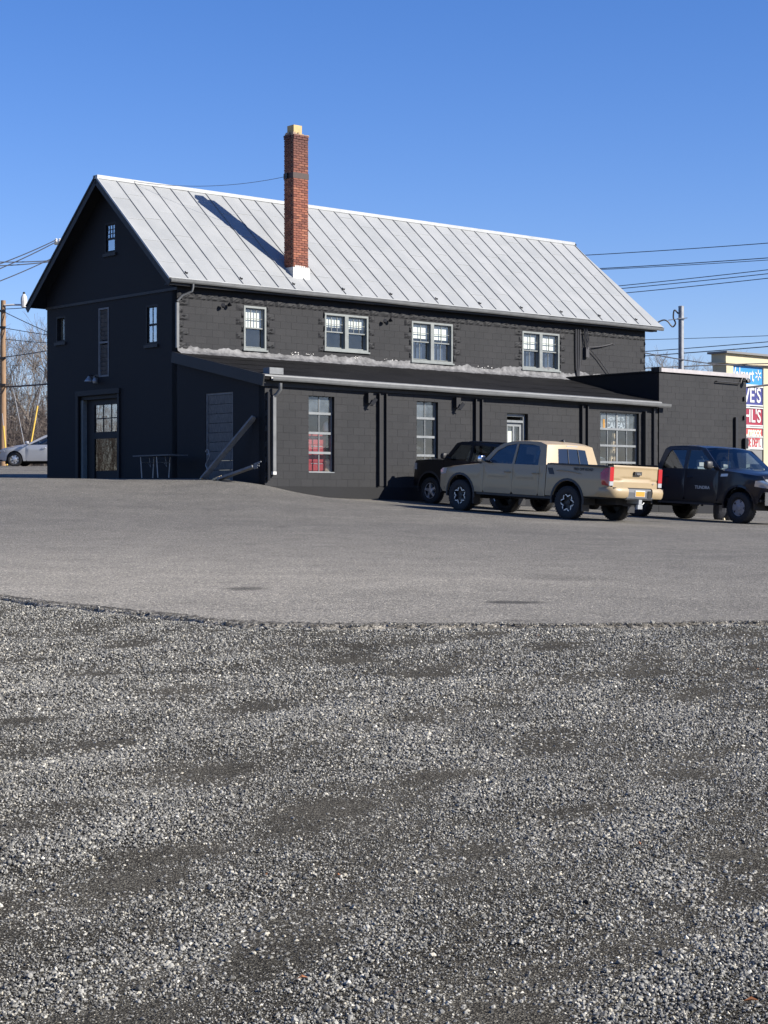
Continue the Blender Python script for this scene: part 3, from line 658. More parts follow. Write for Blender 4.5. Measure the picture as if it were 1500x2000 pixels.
def hung(u0, u1, z0, z1, upper, lower, blind=None, curtain=False, mull=1, fl=None):
    M = WF(0); fr = bars(MB(), u0, u1, z0, z1, .06, -.012, .12, .05)
    xs = [u0 + (u1-u0)*k/mull for k in range(mull+1)]
    for x in xs[1:-1]: fr.box(x-.07,x+.07,-.012,.12,z0+.05,z1-.06)
    win = fr.build('window', K['frame'], hall, M)
    MB().box(u0-.04,u1+.04,-.055,.02,z0-.05,z0-.002).build('sill', K['frame'], win, M)
    for k in range(mull):
        a = xs[k] + (.06 if k == 0 else .07); b = xs[k+1] - (.06 if k == mull-1 else .07); zm = (z0+z1)/2
        sash(win, M, a, b, zm-.02, z1-.06, .05, .035, *upper, K['frame'], K['glass'])
        sash(win, M, a, b, z0+.05, zm+.02, .095, .04, *lower, K['frame'], K['glass'])
        if blind: MB().box(a+.005,b-.005,.145,.15,z1-.06-blind,z1-.05).build('blind', K['blind'], win, M)
        if curtain:
            for s, t in ((a,a+(b-a)*.42),(b-(b-a)*.5,b)):
                MB().grid(lambda p, q: (s+(t-s)*p, .25+.025*math.sin(p*22), z0+.05+q*(zm-z0+.02)), 24, 2).build('curtain', K['curtain'], win, M, smooth=60)
    return win
hung(*WINS[0], (3,2), (1,1), blind=.57)
hung(*WINS[1], (3,2), (1,1), blind=.34, mull=2)
hung(*WINS[2], (2,2), (2,1), blind=.46, curtain=True, mull=2)
hung(*WINS[3], (2,2), (2,1), blind=.50, curtain=True, mull=2)
# gable windows
def gwin(h, parts, fm, gm_, v=.09):
    u0, u1, z0, z1 = h; win = bars(MB(), u0, u1, z0, z1, .05, .0, .14).build('window', fm, hall, WG)
    MB().box(u0-.05,u1+.05,-.05,.02,z0-.09,z0-.002).build('sill', K['trim_black'], win, WG)
    for (a, b, c, r_) in parts: sash(win, WG, u0+.05, u1-.05, z0+.05+(z1-z0-.1)*a, z0+.05+(z1-z0-.1)*b, v, .03, c, r_, fm, gm_, .022)
    MB().box(u0-.1,u1+.1,.26,.28,z0-.1,z1+.1).build('inner_blind', K['interior'], win, WG)
gwin(gh[1], ((0,.47,1,1),(.47,1,3,3)), K['frame_dark'], K['glass_old'], .03)
gwin(gh[2], ((0,.5,2,1),(.5,1,2,1)), K['frame_dark'], K['glass_old'], .03)
gwin(gh[4], ((0,1,1,1),), K['frame_dark'], K['glass'])
MB().box(gh[4][0]+.06,gh[4][1]-.06,.12,.14,gh[4][2]+.06,gh[4][3]-.06).build('amber_board', K['amber'], hall, WG)
# tall boarded loading opening: a frame and weathered boards
u0, u1, z0, z1 = gh[3]; lo = bars(MB(), u0, u1, z0, z1, .05, -.01, .1).build('loading_opening', K['wood_old'], hall, WG)
MB().box(u0+.05,u1-.05,-.005,.1,(z0+z1)/2-.03,(z0+z1)/2+.03).build('rail', K['wood_old'], lo, WG)
nz_ = 15
for k in range(nz_):
    a = z0+.05+(z1-z0-.1)*k/nz_; b = z0+.05+(z1-z0-.1)*(k+1)/nz_
    if not (b > (z0+z1)/2-.03 and a < (z0+z1)/2+.03):
        MB().bar((u0+.05,.05,(a+b)/2),(u1-.05,.05,(a+b)/2),.012,b-a-.006,(0,-.3,1)).build('board', K['board'], lo, WG)
# side door in the gable
u0, u1, z0, z1 = gh[0]
dr = MB().box(u0-.14,u0,-.05,.22,z0,z1+.14).box(u1,u1+.10,-.05,.1,z0,z1).box(u0-.14,u1+.12,-.06,.05,z1+.02,z1+.17).box(u0,u1,.05,.22,z1-.10,z1).build('garage_doorway', K['frame_dark'], hall, WG)
MB().box(u0+.0,u0+.12,.06,.24,z0,z1-.1).build('door_post', K['frame'], dr, WG)
du0, du1 = u0+.42, u1-.06
lf = bars(MB(), du0, du1, .6, z1-.1, .16, .17, .23).box(du0+.16,du1-.16,.17,.23,1.95,2.14).build('door', K['frame_dark'], dr, WG)
MB().box(u0+.12,du0,.20,.26,.6,z1-.1).build('side_panel', K['frame_dark'], dr, WG)
sash(dr, WG, du0+.14, du1-.14, 2.12, z1-.24, .185, .03, 3, 2, K['frame_dark'], K['glass_old'], .03)
MB().add([(du0+.16,.20,1.0),(du1-.16,.20,1.0),(du1-.16,.20,1.95),(du0+.16,.20,1.95)], [(0,1,2,3)]).build('pane', K['glass_dark'], dr, WG)
MB().box(du0+.16,du1-.16,.21,.25,.76,1.0).build('kick_panel', K['frame_dark'], dr, WG)
MB().box(du0-.2,du1+.2,1.2,1.22,.4,3.3).build('dark_room_screen', K['interior'], hall, WG)
lamp = MB().box(-4.32,-4.05,-.02,.0,3.58,3.84).build('wall_lamp', K['black_metal'], hall, WG)
MB().lathe([(0,.02),(-.05,.05),(-.12,.11),(-.16,.12)], 12).build('lamp_shade', K['steel'], lamp, WG @ T(-4.33,-.16,3.80))
MB().lathe([(0,.02),(-.05,.05),(-.10,.07),(-.16,.05)], 12).build('lamp_shade', K['steel'], lamp, WG @ T(-4.0,-.16,3.74))
MB().tube([(-4.3,0,3.82),(-4.31,-.1,3.84),(-4.33,-.16,3.80)], .015).tube([(-4.1,0,3.74),(-4.05,-.1,3.78),(-4.0,-.16,3.74)], .015).build('lamp_arm', K['black_metal'], lamp, WG)
# flood lights under the eave
for x, z in ((1.62,5.66),(7.75,5.63)):
    fl = MB().box(x-.05,x+.05,-.03,0,z-.05,z+.05).build('flood_light', K['black_metal'], hall, WF(0))
    for s in (-1, 1): MB().lathe([(0,.02),(.02,.04),(.10,.062),(.12,.062),(.121,.0)], 10).build('lamp_head', K['black_metal'], fl, WF(-.04) @ T(x+s*.08,-.02,z-.05+.05*(s > 0)) @ Matrix.Rotation(R(60),4,'X') @ Matrix.Rotation(R(30*s),4,'Y'))
# downspout at the corner
ds = MB().tube([(.32,EAVE_Y-.05,e0-.12),(.32,EAVE_Y-.05,e0-.22),(.30,-.30,e0-.34),(.1,-.12,e0-.46),(-.04,-.07,e0-.62)], .032, 8).build('downspout', K['gutter'], hall, MBD, smooth=40)
MB().box(-.085,-.002,-.11,-.045,4.36,5.62).build('downspout_pipe', K['gutter'], ds, MBD)
# conduits and cable cluster on the right of the front wall
cx0 = 16.42
for k, dx in enumerate((-.10,.0,.10)): MB().tube([(cx0+dx*(1),-.05,5.95),(cx0+dx,-.05,5.2),(cx0+dx*.8,-.05,4.65),(cx0+dx*.3,-.06,4.28)], .028, 6).build('conduit', K['wire'], hall, MBD)
m = MB(); rr = random.Random(4)
for k in range(9):
    q = Vector((cx0+.42,-.06,5.15+rr.uniform(-.1,.3))); m.tube([(cx0+.36+rr.uniform(-.12,.12),-.08,6.0), q+Vector((rr.uniform(-.08,.08),-.06,.2)), q], .012, 4)
m.box(cx0+.34,cx0+.5,-.12,-.01,5.0,5.35).build('cable_cluster', K['wire'], hall, MBD)
MB().tube([(cx0+.5,-.08,5.35),(cx0+1.0,-.07,5.0),(cx0+1.5,-.07,4.55),(cx0+1.75,-.06,4.32)], .016, 5).build('loose_cable', K['wire'], hall, MBD)
# silver-grey flashing smeared along the foot of the upper wall
m = MB(); nn = 260; rr = random.Random(9); h = .2
pr = []
for i in range(nn+1):
    x = 19.97*i/nn; h += rr.uniform(-.045,.045); h = min(.34, max(.10, h)); tgt = 4.30 + .16*0
    pr.append((x, h))
for i, (x, h) in enumerate(pr):
    zb_ = 4.22 - .0*x; m.v += [(x,-.22-.10*rr.random(),zb_-.045),(x,-.03-.025*rr.random(),zb_+.04+.03*rr.random()),(x,-.012-.01*rr.random(),zb_+h*.6+.03),(x,-.005,zb_+h+.06)]
for i in range(nn):
    for k in range(3): m.f.append((i*4+k, (i+1)*4+k, (i+1)*4+k+1, i*4+k+1))
m.build('flashing', K['flash'], hall, MBD, smooth=70)
m = MB()
for cxx, w in ((4.1,.22),(4.75,.15),(6.6,.12),(8.0,.3),(12.0,.35),(18.3,.2)):
    for k in range(8):
        x = cxx + rr.uniform(-w,w); z = 4.43 + rr.uniform(-.03,.05); s = rr.uniform(.008,.035); m.add([(x-s,-.016,z),(x,-.02,z-s*.5),(x+s*.8,-.016,z+s*.1),(x,-.02,z+s*.6)], [(0,1,2,3)])
m.build('paint_flecks', K['white'], hall, MBD)

# ------------------------------------------------------------------ lean-to annex
AB = MBD @ T(0,-4,.3)
ann = empty('lean_to_annex', AB, 'low black block lean-to along the front, dark sloping roof and pale gutter', 'building')
AH = [(1.48,2.37,.86,2.98),(5.40,6.22,.86,2.97),(9.01,9.90,.35,2.70),(13.12,14.95,.80,2.88)]
WA = WF(-4)
aw = wall('wall', K['wall'], ann, WA, 0, 15.88, -.9, 3.2, AH)
lay(aw, WA, 0, 15.88, .47, 3.11, AH, lambda s, t, z, row: t <= .21, keep=lambda u, z: z > 1.35 or u < 5.6)
MB().box(-.02,15.88,-.035,0,-.9,.465).build('foundation', K['wall'], ann, WA)
AZR = lambda y, x=0: 4.24 + (y)*(.205) - .0075*x*(-y/4)      # lean-to roof surface
SH = (1.36,2.60,.62,3.02)
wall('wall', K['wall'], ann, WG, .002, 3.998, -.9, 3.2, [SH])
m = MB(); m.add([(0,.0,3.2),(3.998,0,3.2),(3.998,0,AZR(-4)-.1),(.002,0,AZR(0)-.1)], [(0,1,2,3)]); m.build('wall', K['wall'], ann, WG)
# roof deck with patched roll roofing laid in strips
rd = MB(); rd.add([(-.15,-.002,AZR(0)),(15.87,-.002,AZR(0,15.9)),(15.87,-4.16,AZR(-4.16,15.9)),(-.15,-4.16,AZR(-4.16)),(-.15,-.002,AZR(0)-.12),(15.87,-.002,AZR(0,15.9)-.12),(15.87,-4.16,AZR(-4.16,15.9)-.12),(-.15,-4.16,AZR(-4.16)-.12)],
    [(3,2,1,0),(4,5,6,7),(0,4,7,3),(3,7,6,2),(2,6,5,1)])
ard = rd.build('roof', K['tar'], ann, MBD)
for k in range(4):
    y0, y1 = -4.16+k*1.04, -4.16+(k+1)*1.06; y1 = min(y1, -.01); z = .004+.003*k*0
    m = MB(); n = 40
    m.grid(lambda u, v: (-.16+16.02*u, y0+(y1-y0)*v, AZR(y0+(y1-y0)*v, -.16+16.02*u)+.006+.010*(1-v)*(1 if k else .4)+.004*math.sin(u*90+k)), n, 3)
    m.build('roofing_strip', K['tar'], ard, MBD, smooth=40)
rr = random.Random(3)
MB().bar((-.17,.0,AZR(0)-.14),(-.17,-4.18,AZR(-4.18)-.14),.04,.30).build('rake_board', K['trim_black'], ann, MBD)
m = MB(); m.add([(-.15,-4.17,AZR(-4.17)+.012),(15.87,-4.17,AZR(-4.17,15.9)+.012),(15.87,-4.19,AZR(-4.17,15.9)-.03),(-.15,-4.19,AZR(-4.17)-.03)], [(0,1,2,3)])
m.add([(-.15,-4.08,AZR(-4.08)+.018),(15.87,-4.08,AZR(-4.08,15.9)+.018),(15.87,-4.17,AZR(-4.17,15.9)+.013),(-.15,-4.17,AZR(-4.17)+.013)], [(0,1,2,3)]); m.build('drip_edge', K['gutter'], ann, MBD)
MB().box(-.14,15.87,-4.06,-4.012,3.10,3.26).build('fascia', K['trim_black'], ann, MBD)
gutter('gutter', ann, MBD, .06, 16.2, AZR(-4.16)-.045, AZR(-4.16,15.9)-.055, -4.19)
MB().box(.06,.52,-4.13,-3.86,AZR(-4)+.0,AZR(-4)+.17).build('vent_box', K['wood_old'], ann, MBD)
d2 = MB().tube([(.33,-4.24,3.18),(.33,-4.24,3.02),(.30,-4.14,2.9),(.24,-4.07,2.82)], .05, 8).build('downspout', K['gutter'], ann, MBD, smooth=40)
MB().box(.19,.29,-4.12,-4.04,.80,2.85).build('downspout_pipe', K['gutter'], d2, MBD)
MB().box(.185,.295,-4.125,-4.035,.78,.86).build('pale_end', K['white'], d2, MBD)
MB().tube([(.08,-4.05,2.95),(.07,-4.06,1.6),(.08,-4.06,.62)], .045, 8).build('black_pipe', K['black_metal'], ann, MBD)
MB().box(0,15.7,-.5,-.3,-.2,-.1)
MB().box(.26,15.7,-3.72,-.02,.35,.45).build('floor', K['floor_in'], ann, MBD)
MB().box(15.62,15.7,-3.7,-.05,.45,3.2).build('end_wall', K['interior'], ann, MBD)
MB().box(.26,15.6,-1.6,-1.55,.45,3.25).build('partition', K['interior'], ann, MBD)
# steel channels on the wall
for x in (3.92, 7.64, 12.20, 15.12):
    m = MB().box(x,x+.035,-.10,-.008,.5,3.06).box(x+.255,x+.29,-.10,-.008,.5,3.06).box(x+.035,x+.255,-.022,-.0085,.5,3.06) if x < 15 else MB().box(x,x+.05,-.14,-.008,.5,2.95)
    m.build('wall_channel', K['block'], ann, WA)
MB().tube([(15.62,-.06,3.05),(15.62,-.06,.3)], .04, 8).build('black_pipe', K['black_metal'], ann, WA)
for x in (3.48, 6.82):
    b = MB().box(x,x+.17,-.14,-.01,2.78,3.06).build('light_bracket', K['block'], ann, WA)
    MB().bar((x+.02,-.14,2.72),(x+.16,-.22,2.92),.02,.02).bar((x+.02,-.14,2.72),(x+.2,-.16,2.72),.02,.02).bar((x+.08,-.18,2.74),(x+.19,-.24,2.90),.05,.10).build('lamp_head', K['black_metal'], b, WA)
def awin(h, cols, rws, thick=None, gm_=None):
    u0, u1, z0, z1 = h; win = bars(MB(), u0, u1, z0, z1, .03, .10, .18).build('window', K['rail'], ann, WA)
    for j in range(1, rws): z = z0+(z1-z0)*j/rws; MB().box(u0+.03,u1-.03,.09,.16,z-.035,z+.03).build('rail', K['rail'], win, WA)
    for i in range(1, cols):
        x = u0+(u1-u0)*i/cols; w = .03 if thick == i else .011; MB().box(x-w,x+w,.11,.15,z0+.03,z1-.03).build('muntin', K['rail'], win, WA)
    for i in range(cols):
        for j in range(rws):
            a, b = u0+(u1-u0)*i/cols, u0+(u1-u0)*(i+1)/cols; c, d = z0+(z1-z0)*j/rws, z0+(z1-z0)*(j+1)/rws; t = random.uniform(-.003,.003)
            MB().add([(a,.13+t,c),(b,.13-t,c),(b,.13-t,d),(a,.13+t,d)], [(0,1,2,3)]).build('pane', K['glass_dusty'] if j >= rws-1 else K['glass'], win, WA)
    MB().box(u0,u1,-.012,.12,z0-.012,z0+.014).build('sill', K['rail'], win, WA)
    return win
awin(AH[0], 2, 4); awin(AH[1], 2, 4); w3 = awin(AH[3], 4, 4, 2)
# entrance door
u0, u1, z0, z1 = AH[2]
ed = bars(MB(), u0, u1, z0, z1, .09, .12, .24).box(u0+.09,u1-.09,.10,.24,z1-.27,z1-.20).build('entrance_door', K['rail'], ann, WA)
a, b = u0+.09, u1-.09
bars(MB(), a, b, z0+.1, z1-.27, .11, .17, .22).box((a+b)/2-.03,(a+b)/2+.03,.17,.22,1.4,z1-.38).box(a+.11,b-.11,.17,.22,1.35,1.75).box(a+.11,b-.11,.17,.22,z0+.2,1.36).build('door_leaf', K['rail'], ed, WA)
for s, t in ((a+.11,(a+b)/2-.03),((a+b)/2+.03,b-.11)): MB().add([(s,.195,1.74),(t,.195,1.74),(t,.195,z1-.38),(s,.195,z1-.38)], [(0,1,2,3)]).build('pane', K['glass'], ed, WA)
MB().box(a+.04,b-.04,.36,.37,1.5,z1-.3).build('blind', K['blind'], ed, WA)
MB().tube([(b-.05,.16,1.45),(b-.05,.11,1.45),(b-.14,.11,1.45)], .012).build('handle', K['steel'], ed, WA)
# louvred shutter in the annex side
u0, u1, z0, z1 = SH; sh = bars(MB(), u0, u1, z0, z1, .05, .02, .10).build('shutter', K['wood_old'], ann, WG)
for k in range(9):
    a = z0+.05+(z1-z0-.1)*k/9; b = a+(z1-z0-.1)/9; MB().bar((u0+.05,.06,(a+b)/2),(u1-.05,.06,(a+b)/2),.02,b-a-.012,(0,-.10,1)).build('slat', K['shutter'], sh, WG)

# ------------------------------------------------------------------ flat-roofed block
blk = empty('flat_roofed_block', MBD @ T(15.9,-4,0), 'flat-topped black block building with white coping at the right end', 'building')
WB = WF(-4.03)
bw_ = wall('wall', K['wall'], blk, WB, 15.90, 20.44, -.9, 4.24, [])
lay(bw_, WB, 15.90, 20.44, .15, 4.22, [], lambda s, t, z, row: t < 16.12 and row % 2 == 0)
m = MB().box(15.90,16.15,-3.78,-.02,-.9,4.26); m.build('side_wall', K['wall'], blk, MBD)
MB().box(20.19,20.438,-3.78,3.0,-.9,4.24).build('side_wall', K['wall'], blk, MBD)
MB().box(16.15,20.19,-3.78,-.02,3.9,4.0).build('flat_roof', K['tar'], blk, MBD)
MB().box(15.86,16.2,-3.9,-.03,4.262,4.30).build('side_coping', K['trim_black'], blk, MBD)
MB().box(15.94,20.50,-4.10,-3.72,4.255,4.38).build('coping', K['cap_white'], blk, MBD)
MB().box(15.86,15.935,-4.08,-3.74,4.243,4.41).build('coping_end', K['trim_black'], blk, MBD)
q0 = on_wall(1397,745,'y',-4.05); q1 = on_wall(1443,749,'y',-4.05)
MB().tube([(q0.x,-4.03,q0.z),(q0.x,-4.12,q0.z),(q1.x,-4.12,q1.z),(q1.x+.25,-4.06,q1.z+.35)], .02, 6).build('sign_rod', K['black_metal'], blk, MBD)
fl = MB().box(q1.x+.15,q1.x+.23,-4.12,-4.03,q1.z+.05,q1.z+.14).build('flood_light', K['black_metal'], blk, MBD)
MB().lathe([(0,.03),(.03,.06),(.14,.085),(.15,.0)], 10).build('lamp_head', K['black_metal'], fl, MBD @ T(q1.x+.28,-4.12,q1.z+.06) @ Matrix.Rotation(R(75),4,'X'))
q0 = on_wall(1436,815,'y',-4.05); MB().box(q0.x-.07,q0.x+.05,-4.13,-4.034,.5,q0.z).build('vertical_duct', K['black_metal'], blk, MBD)
for py in (778, 815): q = on_wall(1453,py,'y',-4.05); MB().box(q.x-.04,q.x+.06,-4.1,-4.034,q.z-.07,q.z+.05).build('cable_clamp', K['black_metal'], blk, MBD)
q = on_wall(1453,862,'y',-4.05); MB().box(q.x-.06,q.x+.1,-4.16,-4.034,q.z-.25,q.z+.1).build('meter_box', K['black_metal'], blk, MBD)

# ------------------------------------------------------------------ lettering
def text(body, size, matl, M, parent, name='lettering', ext=.004, offset=0., shear=0., align='CENTER', sx=1.):
    c = bpy.data.curves.new(name, 'FONT'); c.body = body; c.size = size; c.extrude = ext; c.offset = offset; c.shear = shear
    c.align_x = align; c.align_y = 'CENTER'; c.resolution_u = 3
    o = bpy.data.objects.new('t', c); COL.objects.link(o); bpy.context.view_layer.update()
    me = bpy.data.meshes.new_from_object(o.evaluated_get(bpy.context.evaluated_depsgraph_get()))
    bpy.data.objects.remove(o); bpy.data.curves.remove(c); me.name = name; me.materials.clear()
    me.transform(Matrix.Rotation(R(90),4,'X') @ Matrix.Diagonal((sx,1,1,1)))
    return link(name, me, matl, parent, M)

# ------------------------------------------------------------------ things in and by the annex
cs = empty('window_sign', WA @ T(13.62,.2,2.36), 'small framed white-on-black sign hanging inside the wide annex window', 'sign')
sg_ = MB().box(13.36,14.62,.17,.185,2.34,2.80).build('sign_board', K['black_metal'], cs, WA)
bars(MB(), 13.36, 14.62, 2.34, 2.80, .018, .155, .17).build('sign_border', K['sign_white'], cs, WA)
MB().tube([(13.44,.16,2.36),(13.44,.16,2.66)], .05, 6).box(13.37,13.53,.157,.169,2.36,2.56).build('mascot_free_amber_patch', K['plate'], cs, WA).name = 'amber_patch'
text('SHOW ME THE', .17, K['sign_white'], WA @ T(14.06,.165,2.68), cs, shear=.15, offset=.003, sx=.85)
text('CARFAX', .26, K['sign_white'], WA @ T(14.06,.165,2.47), cs, shear=.15, offset=.008)
cb = empty('tool_cabinet', WA @ T(1.95,.55,.45), 'red metal tool cabinet standing inside the first tall annex window', 'cabinet')
MB().box(1.62,2.33,.30,.80,.62,1.90).build('cabinet_body', K['red'], cb, WA)
for k in range(5): d = MB().box(1.65,2.30,.282,.298,.68+k*.235,.68+k*.235+.21).build('drawer', K['red'], cb, WA); MB().box(1.78,2.18,.268,.281,.86+k*.235,.875+k*.235).build('handle', K['steel'], d, WA)
bk = empty('paper_sack', WA @ T(2.15,.4,.45), 'crumpled tan paper sack on the floor inside the first tall annex window', 'sack')
MB().lathe([(0,.12),(.12,.15),(.3,.14),(.45,.10),(.55,.13),(.6,.07)], 9).build('sack_body', K['tanwood'], bk, WA @ T(2.36,.26,.62))
MB().lathe([(0,.10),(-.02,.12),(.0,.0)], 9).build('sack_fold', K['tanwood'], bk, WA @ T(2.36,.26,1.16))
MB().box(1.4,2.55,.26,1.2,.452,.62).build('plinth', K['floor_in'], ann, WA)
hl = empty('hanging_helmet', WA @ T(2.3,.55,1.95), 'pale rounded helmet hung beside the red cabinet behind the window', 'helmet')
MB().lathe([(-.13,.11),(-.10,.125),(0,.12),(.09,.09),(.14,.03)], 12).build('helmet_shell', K['blind'], hl, WA @ T(2.42,.36,2.12), smooth=60)
MB().tube([(2.42,.36,2.25),(2.45,.36,2.4)], .006).build('hook', K['steel'], hl, WA)
ld = empty('leaning_ladder', WA @ T(13.9,.8,.45), 'cream wooden stepladder leaning inside the wide annex window', 'ladder')
for x in (0, .30): MB().bar((13.85+x,.35,.5),(14.45+x*.3,.62,2.25),.07,.05).build('rail', K['tanwood'], ld, WA)
for k in range(6): t = .1+k*.15; MB().bar((13.85+.6*t,.36+.27*t,.5+1.75*t),(14.15+(.39)*t,.36+.27*t,.5+1.75*t),.05,.03).build('rung', K['tanwood'], ld, WA)
hp = empty('plastic_sheet_roll', WA @ T(13.4,.7,.45), 'pale blue crumpled sheet piled inside the wide annex window', 'sheet')
m = MB(); rr = random.Random(2)
m.grid(lambda u, v: (13.15+.75*u, .32+.5*v+.05*rr.random(), .9+.55*math.sin(math.pi*u)**.5*(1-.4*v)+.12*rr.random()), 9, 5); m.build('sheet_folds', mat('pale_blue_sheet', (.42,.52,.60), .6, var=.2), hp, WA, smooth=30)
MB().box(13.15,13.95,.4,.95,.45,.9).build('crate_below', K['tanwood'], hp, WA)
bx = empty('wrapped_bundle', WA @ T(5.8,.7,.45), 'silvery plastic-wrapped bundle inside the second tall annex window', 'bundle')
m = MB(); m.grid(lambda u, v: (5.42+.8*u, .35+.4*v+.06*rr.random(), .95+.6*(math.sin(math.pi*u)*.8+.2)*(1-.3*v)+.15*rr.random()), 8, 5); m.build('wrap', K['gutter'], bx, WA, smooth=25)
MB().box(5.42,6.22,.42,.9,.45,.95).build('box_below', K['wood_old'], bx, WA)
# folding table by the gable
gl = tz(*((MBD @ Vector((-.7,.6,0))).xy)) - EYE
ft = empty('folding_table', MBD @ T(-.6,.75,gl), 'pale-edged folding table standing against the shaded gable wall', 'table')
tt = 1.36
ta = on_wall(331,889,'x',-.9).y; tb = on_wall(262,890,'x',-.9).y
MB().box(-.95,-.30,ta,tb,tt-.035,tt).build('table_top', K['shutter'], ft, MBD)
for y in (ta+(tb-ta)*.40, tb-.25):
    MB().tube([(-.85,y,tt-.04),(-.82,y-.02,gl+.02)], .016, 6).build('leg', K['steel'], ft, MBD); MB().tube([(-.40,y,tt-.04),(-.43,y+.02,gl+.02)], .016, 6).build('leg', K['steel'], ft, MBD)
    MB().tube([(-.84,y,tt-.2),(-.41,y,tt-.2)], .012, 6).build('brace', K['steel'], ft, MBD)
    MB().tube([(-.62,y,tt-.2),(-.62,y-.15,tt-.32),(-.62,y-.08,tt-.04)], .009, 5).build('fold_strut', K['steel'], ft, MBD)
# planks
def gz(x, y): q = MBD @ Vector((x,y,0)); return tz(q.x, q.y) - EYE
a = on_wall(396,936,'x',-.75); b = on_wall(497,814,'x',-.05); a.z = gz(a.x,a.y)+.02
pk = empty('leaning_plank', MBD @ Matrix.Translation(a), 'long grey plank leaning steeply against the annex side wall', 'plank')
MB().bar(a,b,.05,.18,(1,0,0)).build('plank', K['wood_old'], pk, MBD)
d = (b-a).normalized(); MB().bar(a-d*.05,a+d*.02,.05,.15,(1,0,0)).build('split_end', K['wood_raw'], pk, MBD)
a = on_wall(428,938,'x',-.7); b = on_wall(496,911,'x',-.35); a.z = gz(a.x,a.y)+.04
pk = empty('broken_plank', MBD @ Matrix.Translation(a), 'short broken plank with pale split end lying by the annex corner', 'plank')
MB().bar(a,b,.06,.18,(1,0,0)).build('plank', K['wood_old'], pk, MBD)
m = MB(); d = (b-a).normalized()
for k in range(5): o_ = Vector((0,0,-.06+.03*k)); m.bar(b+o_, b+o_+d*random.uniform(.06,.25), .03, .025, (1,0,0))
m.build('jagged_end', K['wood_old'], pk, MBD)
m = MB()
for k in range(6): o_ = Vector((random.uniform(-.05,.05),0,-.05+.025*k)); m.bar(a+o_-d*random.uniform(.03,.22), a+o_+d*.03, .03, .022, (1,0,0))
m.build('split_end', K['wood_raw'], pk, MBD)
q = on_wall(404,890,'x',-.3); zg = gz(-.3,q.y)
sc_ = empty('iron_scroll', MBD @ T(-.3,q.y,zg), 'small wrought iron scroll standing beside the leaning plank', 'ironwork')
pts = [(-.3,q.y,zg)] + [(-.3, q.y-.05+.12*math.sin(t*1.1)*(1-t/9), zg+.25+.09*t+.0*t) for t in np.linspace(0,5,16)]
MB().tube(pts, .011, 5).build('stem', K['steel'], sc_, MBD); MB().tube([(-.3,q.y-.02+.07*math.cos(t),zg+.72+.07*math.sin(t)) for t in np.linspace(0,5,14)], .010, 5).build('curl', K['steel'], sc_, MBD)

# ------------------------------------------------------------------ vehicles
def arc(cx, cz, r, a0, a1, n=12): return [(cx+r*math.cos(R(a0+(a1-a0)*i/n)), cz+r*math.sin(R(a0+(a1-a0)*i/n))) for i in range(n+1)]
def shell(polys, S, inset=0., th=.03, side=1, dx=.11, dz=.08):
    bm = bmesh.new()
    for poly in polys:
        n = len(poly); V = [Vector(p) for p in poly]; xs = [p[0] for p in poly]; zs = [p[1] for p in poly]
        def inside(x, z):
            c = False
            for k in range(n):
                (xa, za), (xb, zb3) = poly[k], poly[(k+1) % n]
                if (za > z) != (zb3 > z) and x < (xb-xa)*(z-za)/(zb3-za)+xa: c = not c
            return c
        def clear(x, z):
            p = Vector((x, z))
            for k in range(n):
                a, b = Vector(poly[k]), Vector(poly[(k+1) % n]); ab = b-a; t = max(0, min(1, (p-a).dot(ab)/max(ab.length_squared, 1e-9)))
                if (p-a-ab*t).length < min(dx, dz)*.45: return False
            return True
        gx_ = min(xs)
        while gx_ < max(xs):
            gz_ = min(zs)
            while gz_ < max(zs):
                if inside(gx_, gz_) and clear(gx_, gz_): V.append(Vector((gx_, gz_)))
                gz_ += dz
            gx_ += dx
        ov, oe, of, _, _, _ = delaunay_2d_cdt(V, [], [list(range(n))], 1, 1e-5)
        bv = [bm.verts.new((p.x, 0, p.y)) for p in ov]
        for f in of:
            cx3 = sum(ov[k].x for k in f)/len(f); cz3 = sum(ov[k].y for k in f)/len(f)
            if inside(cx3, cz3):
                try: bm.faces.new([bv[k] for k in f])
                except ValueError: pass
    bmesh.ops.delete(bm, geom=[v for v in bm.verts if not v.link_faces], context='VERTS')
    for v in bm.verts: v.co.y = S(v.co.x, v.co.z) - inset
    if th:
        g = bmesh.ops.extrude_face_region(bm, geom=bm.faces[:], use_keep_orig=True)
        for v in [x for x in g['geom'] if isinstance(x, bmesh.types.BMVert)]: v.co.y -= th
    if side < 0:
        for v in bm.verts: v.co.y *= -1
    bmesh.ops.recalc_face_normals(bm, faces=bm.faces)
    me = bpy.data.meshes.new('panel'); bm.to_mesh(me); bm.free(); me.shade_smooth(); me.set_sharp_from_angle(angle=R(38)); return me
WHEELS = {}
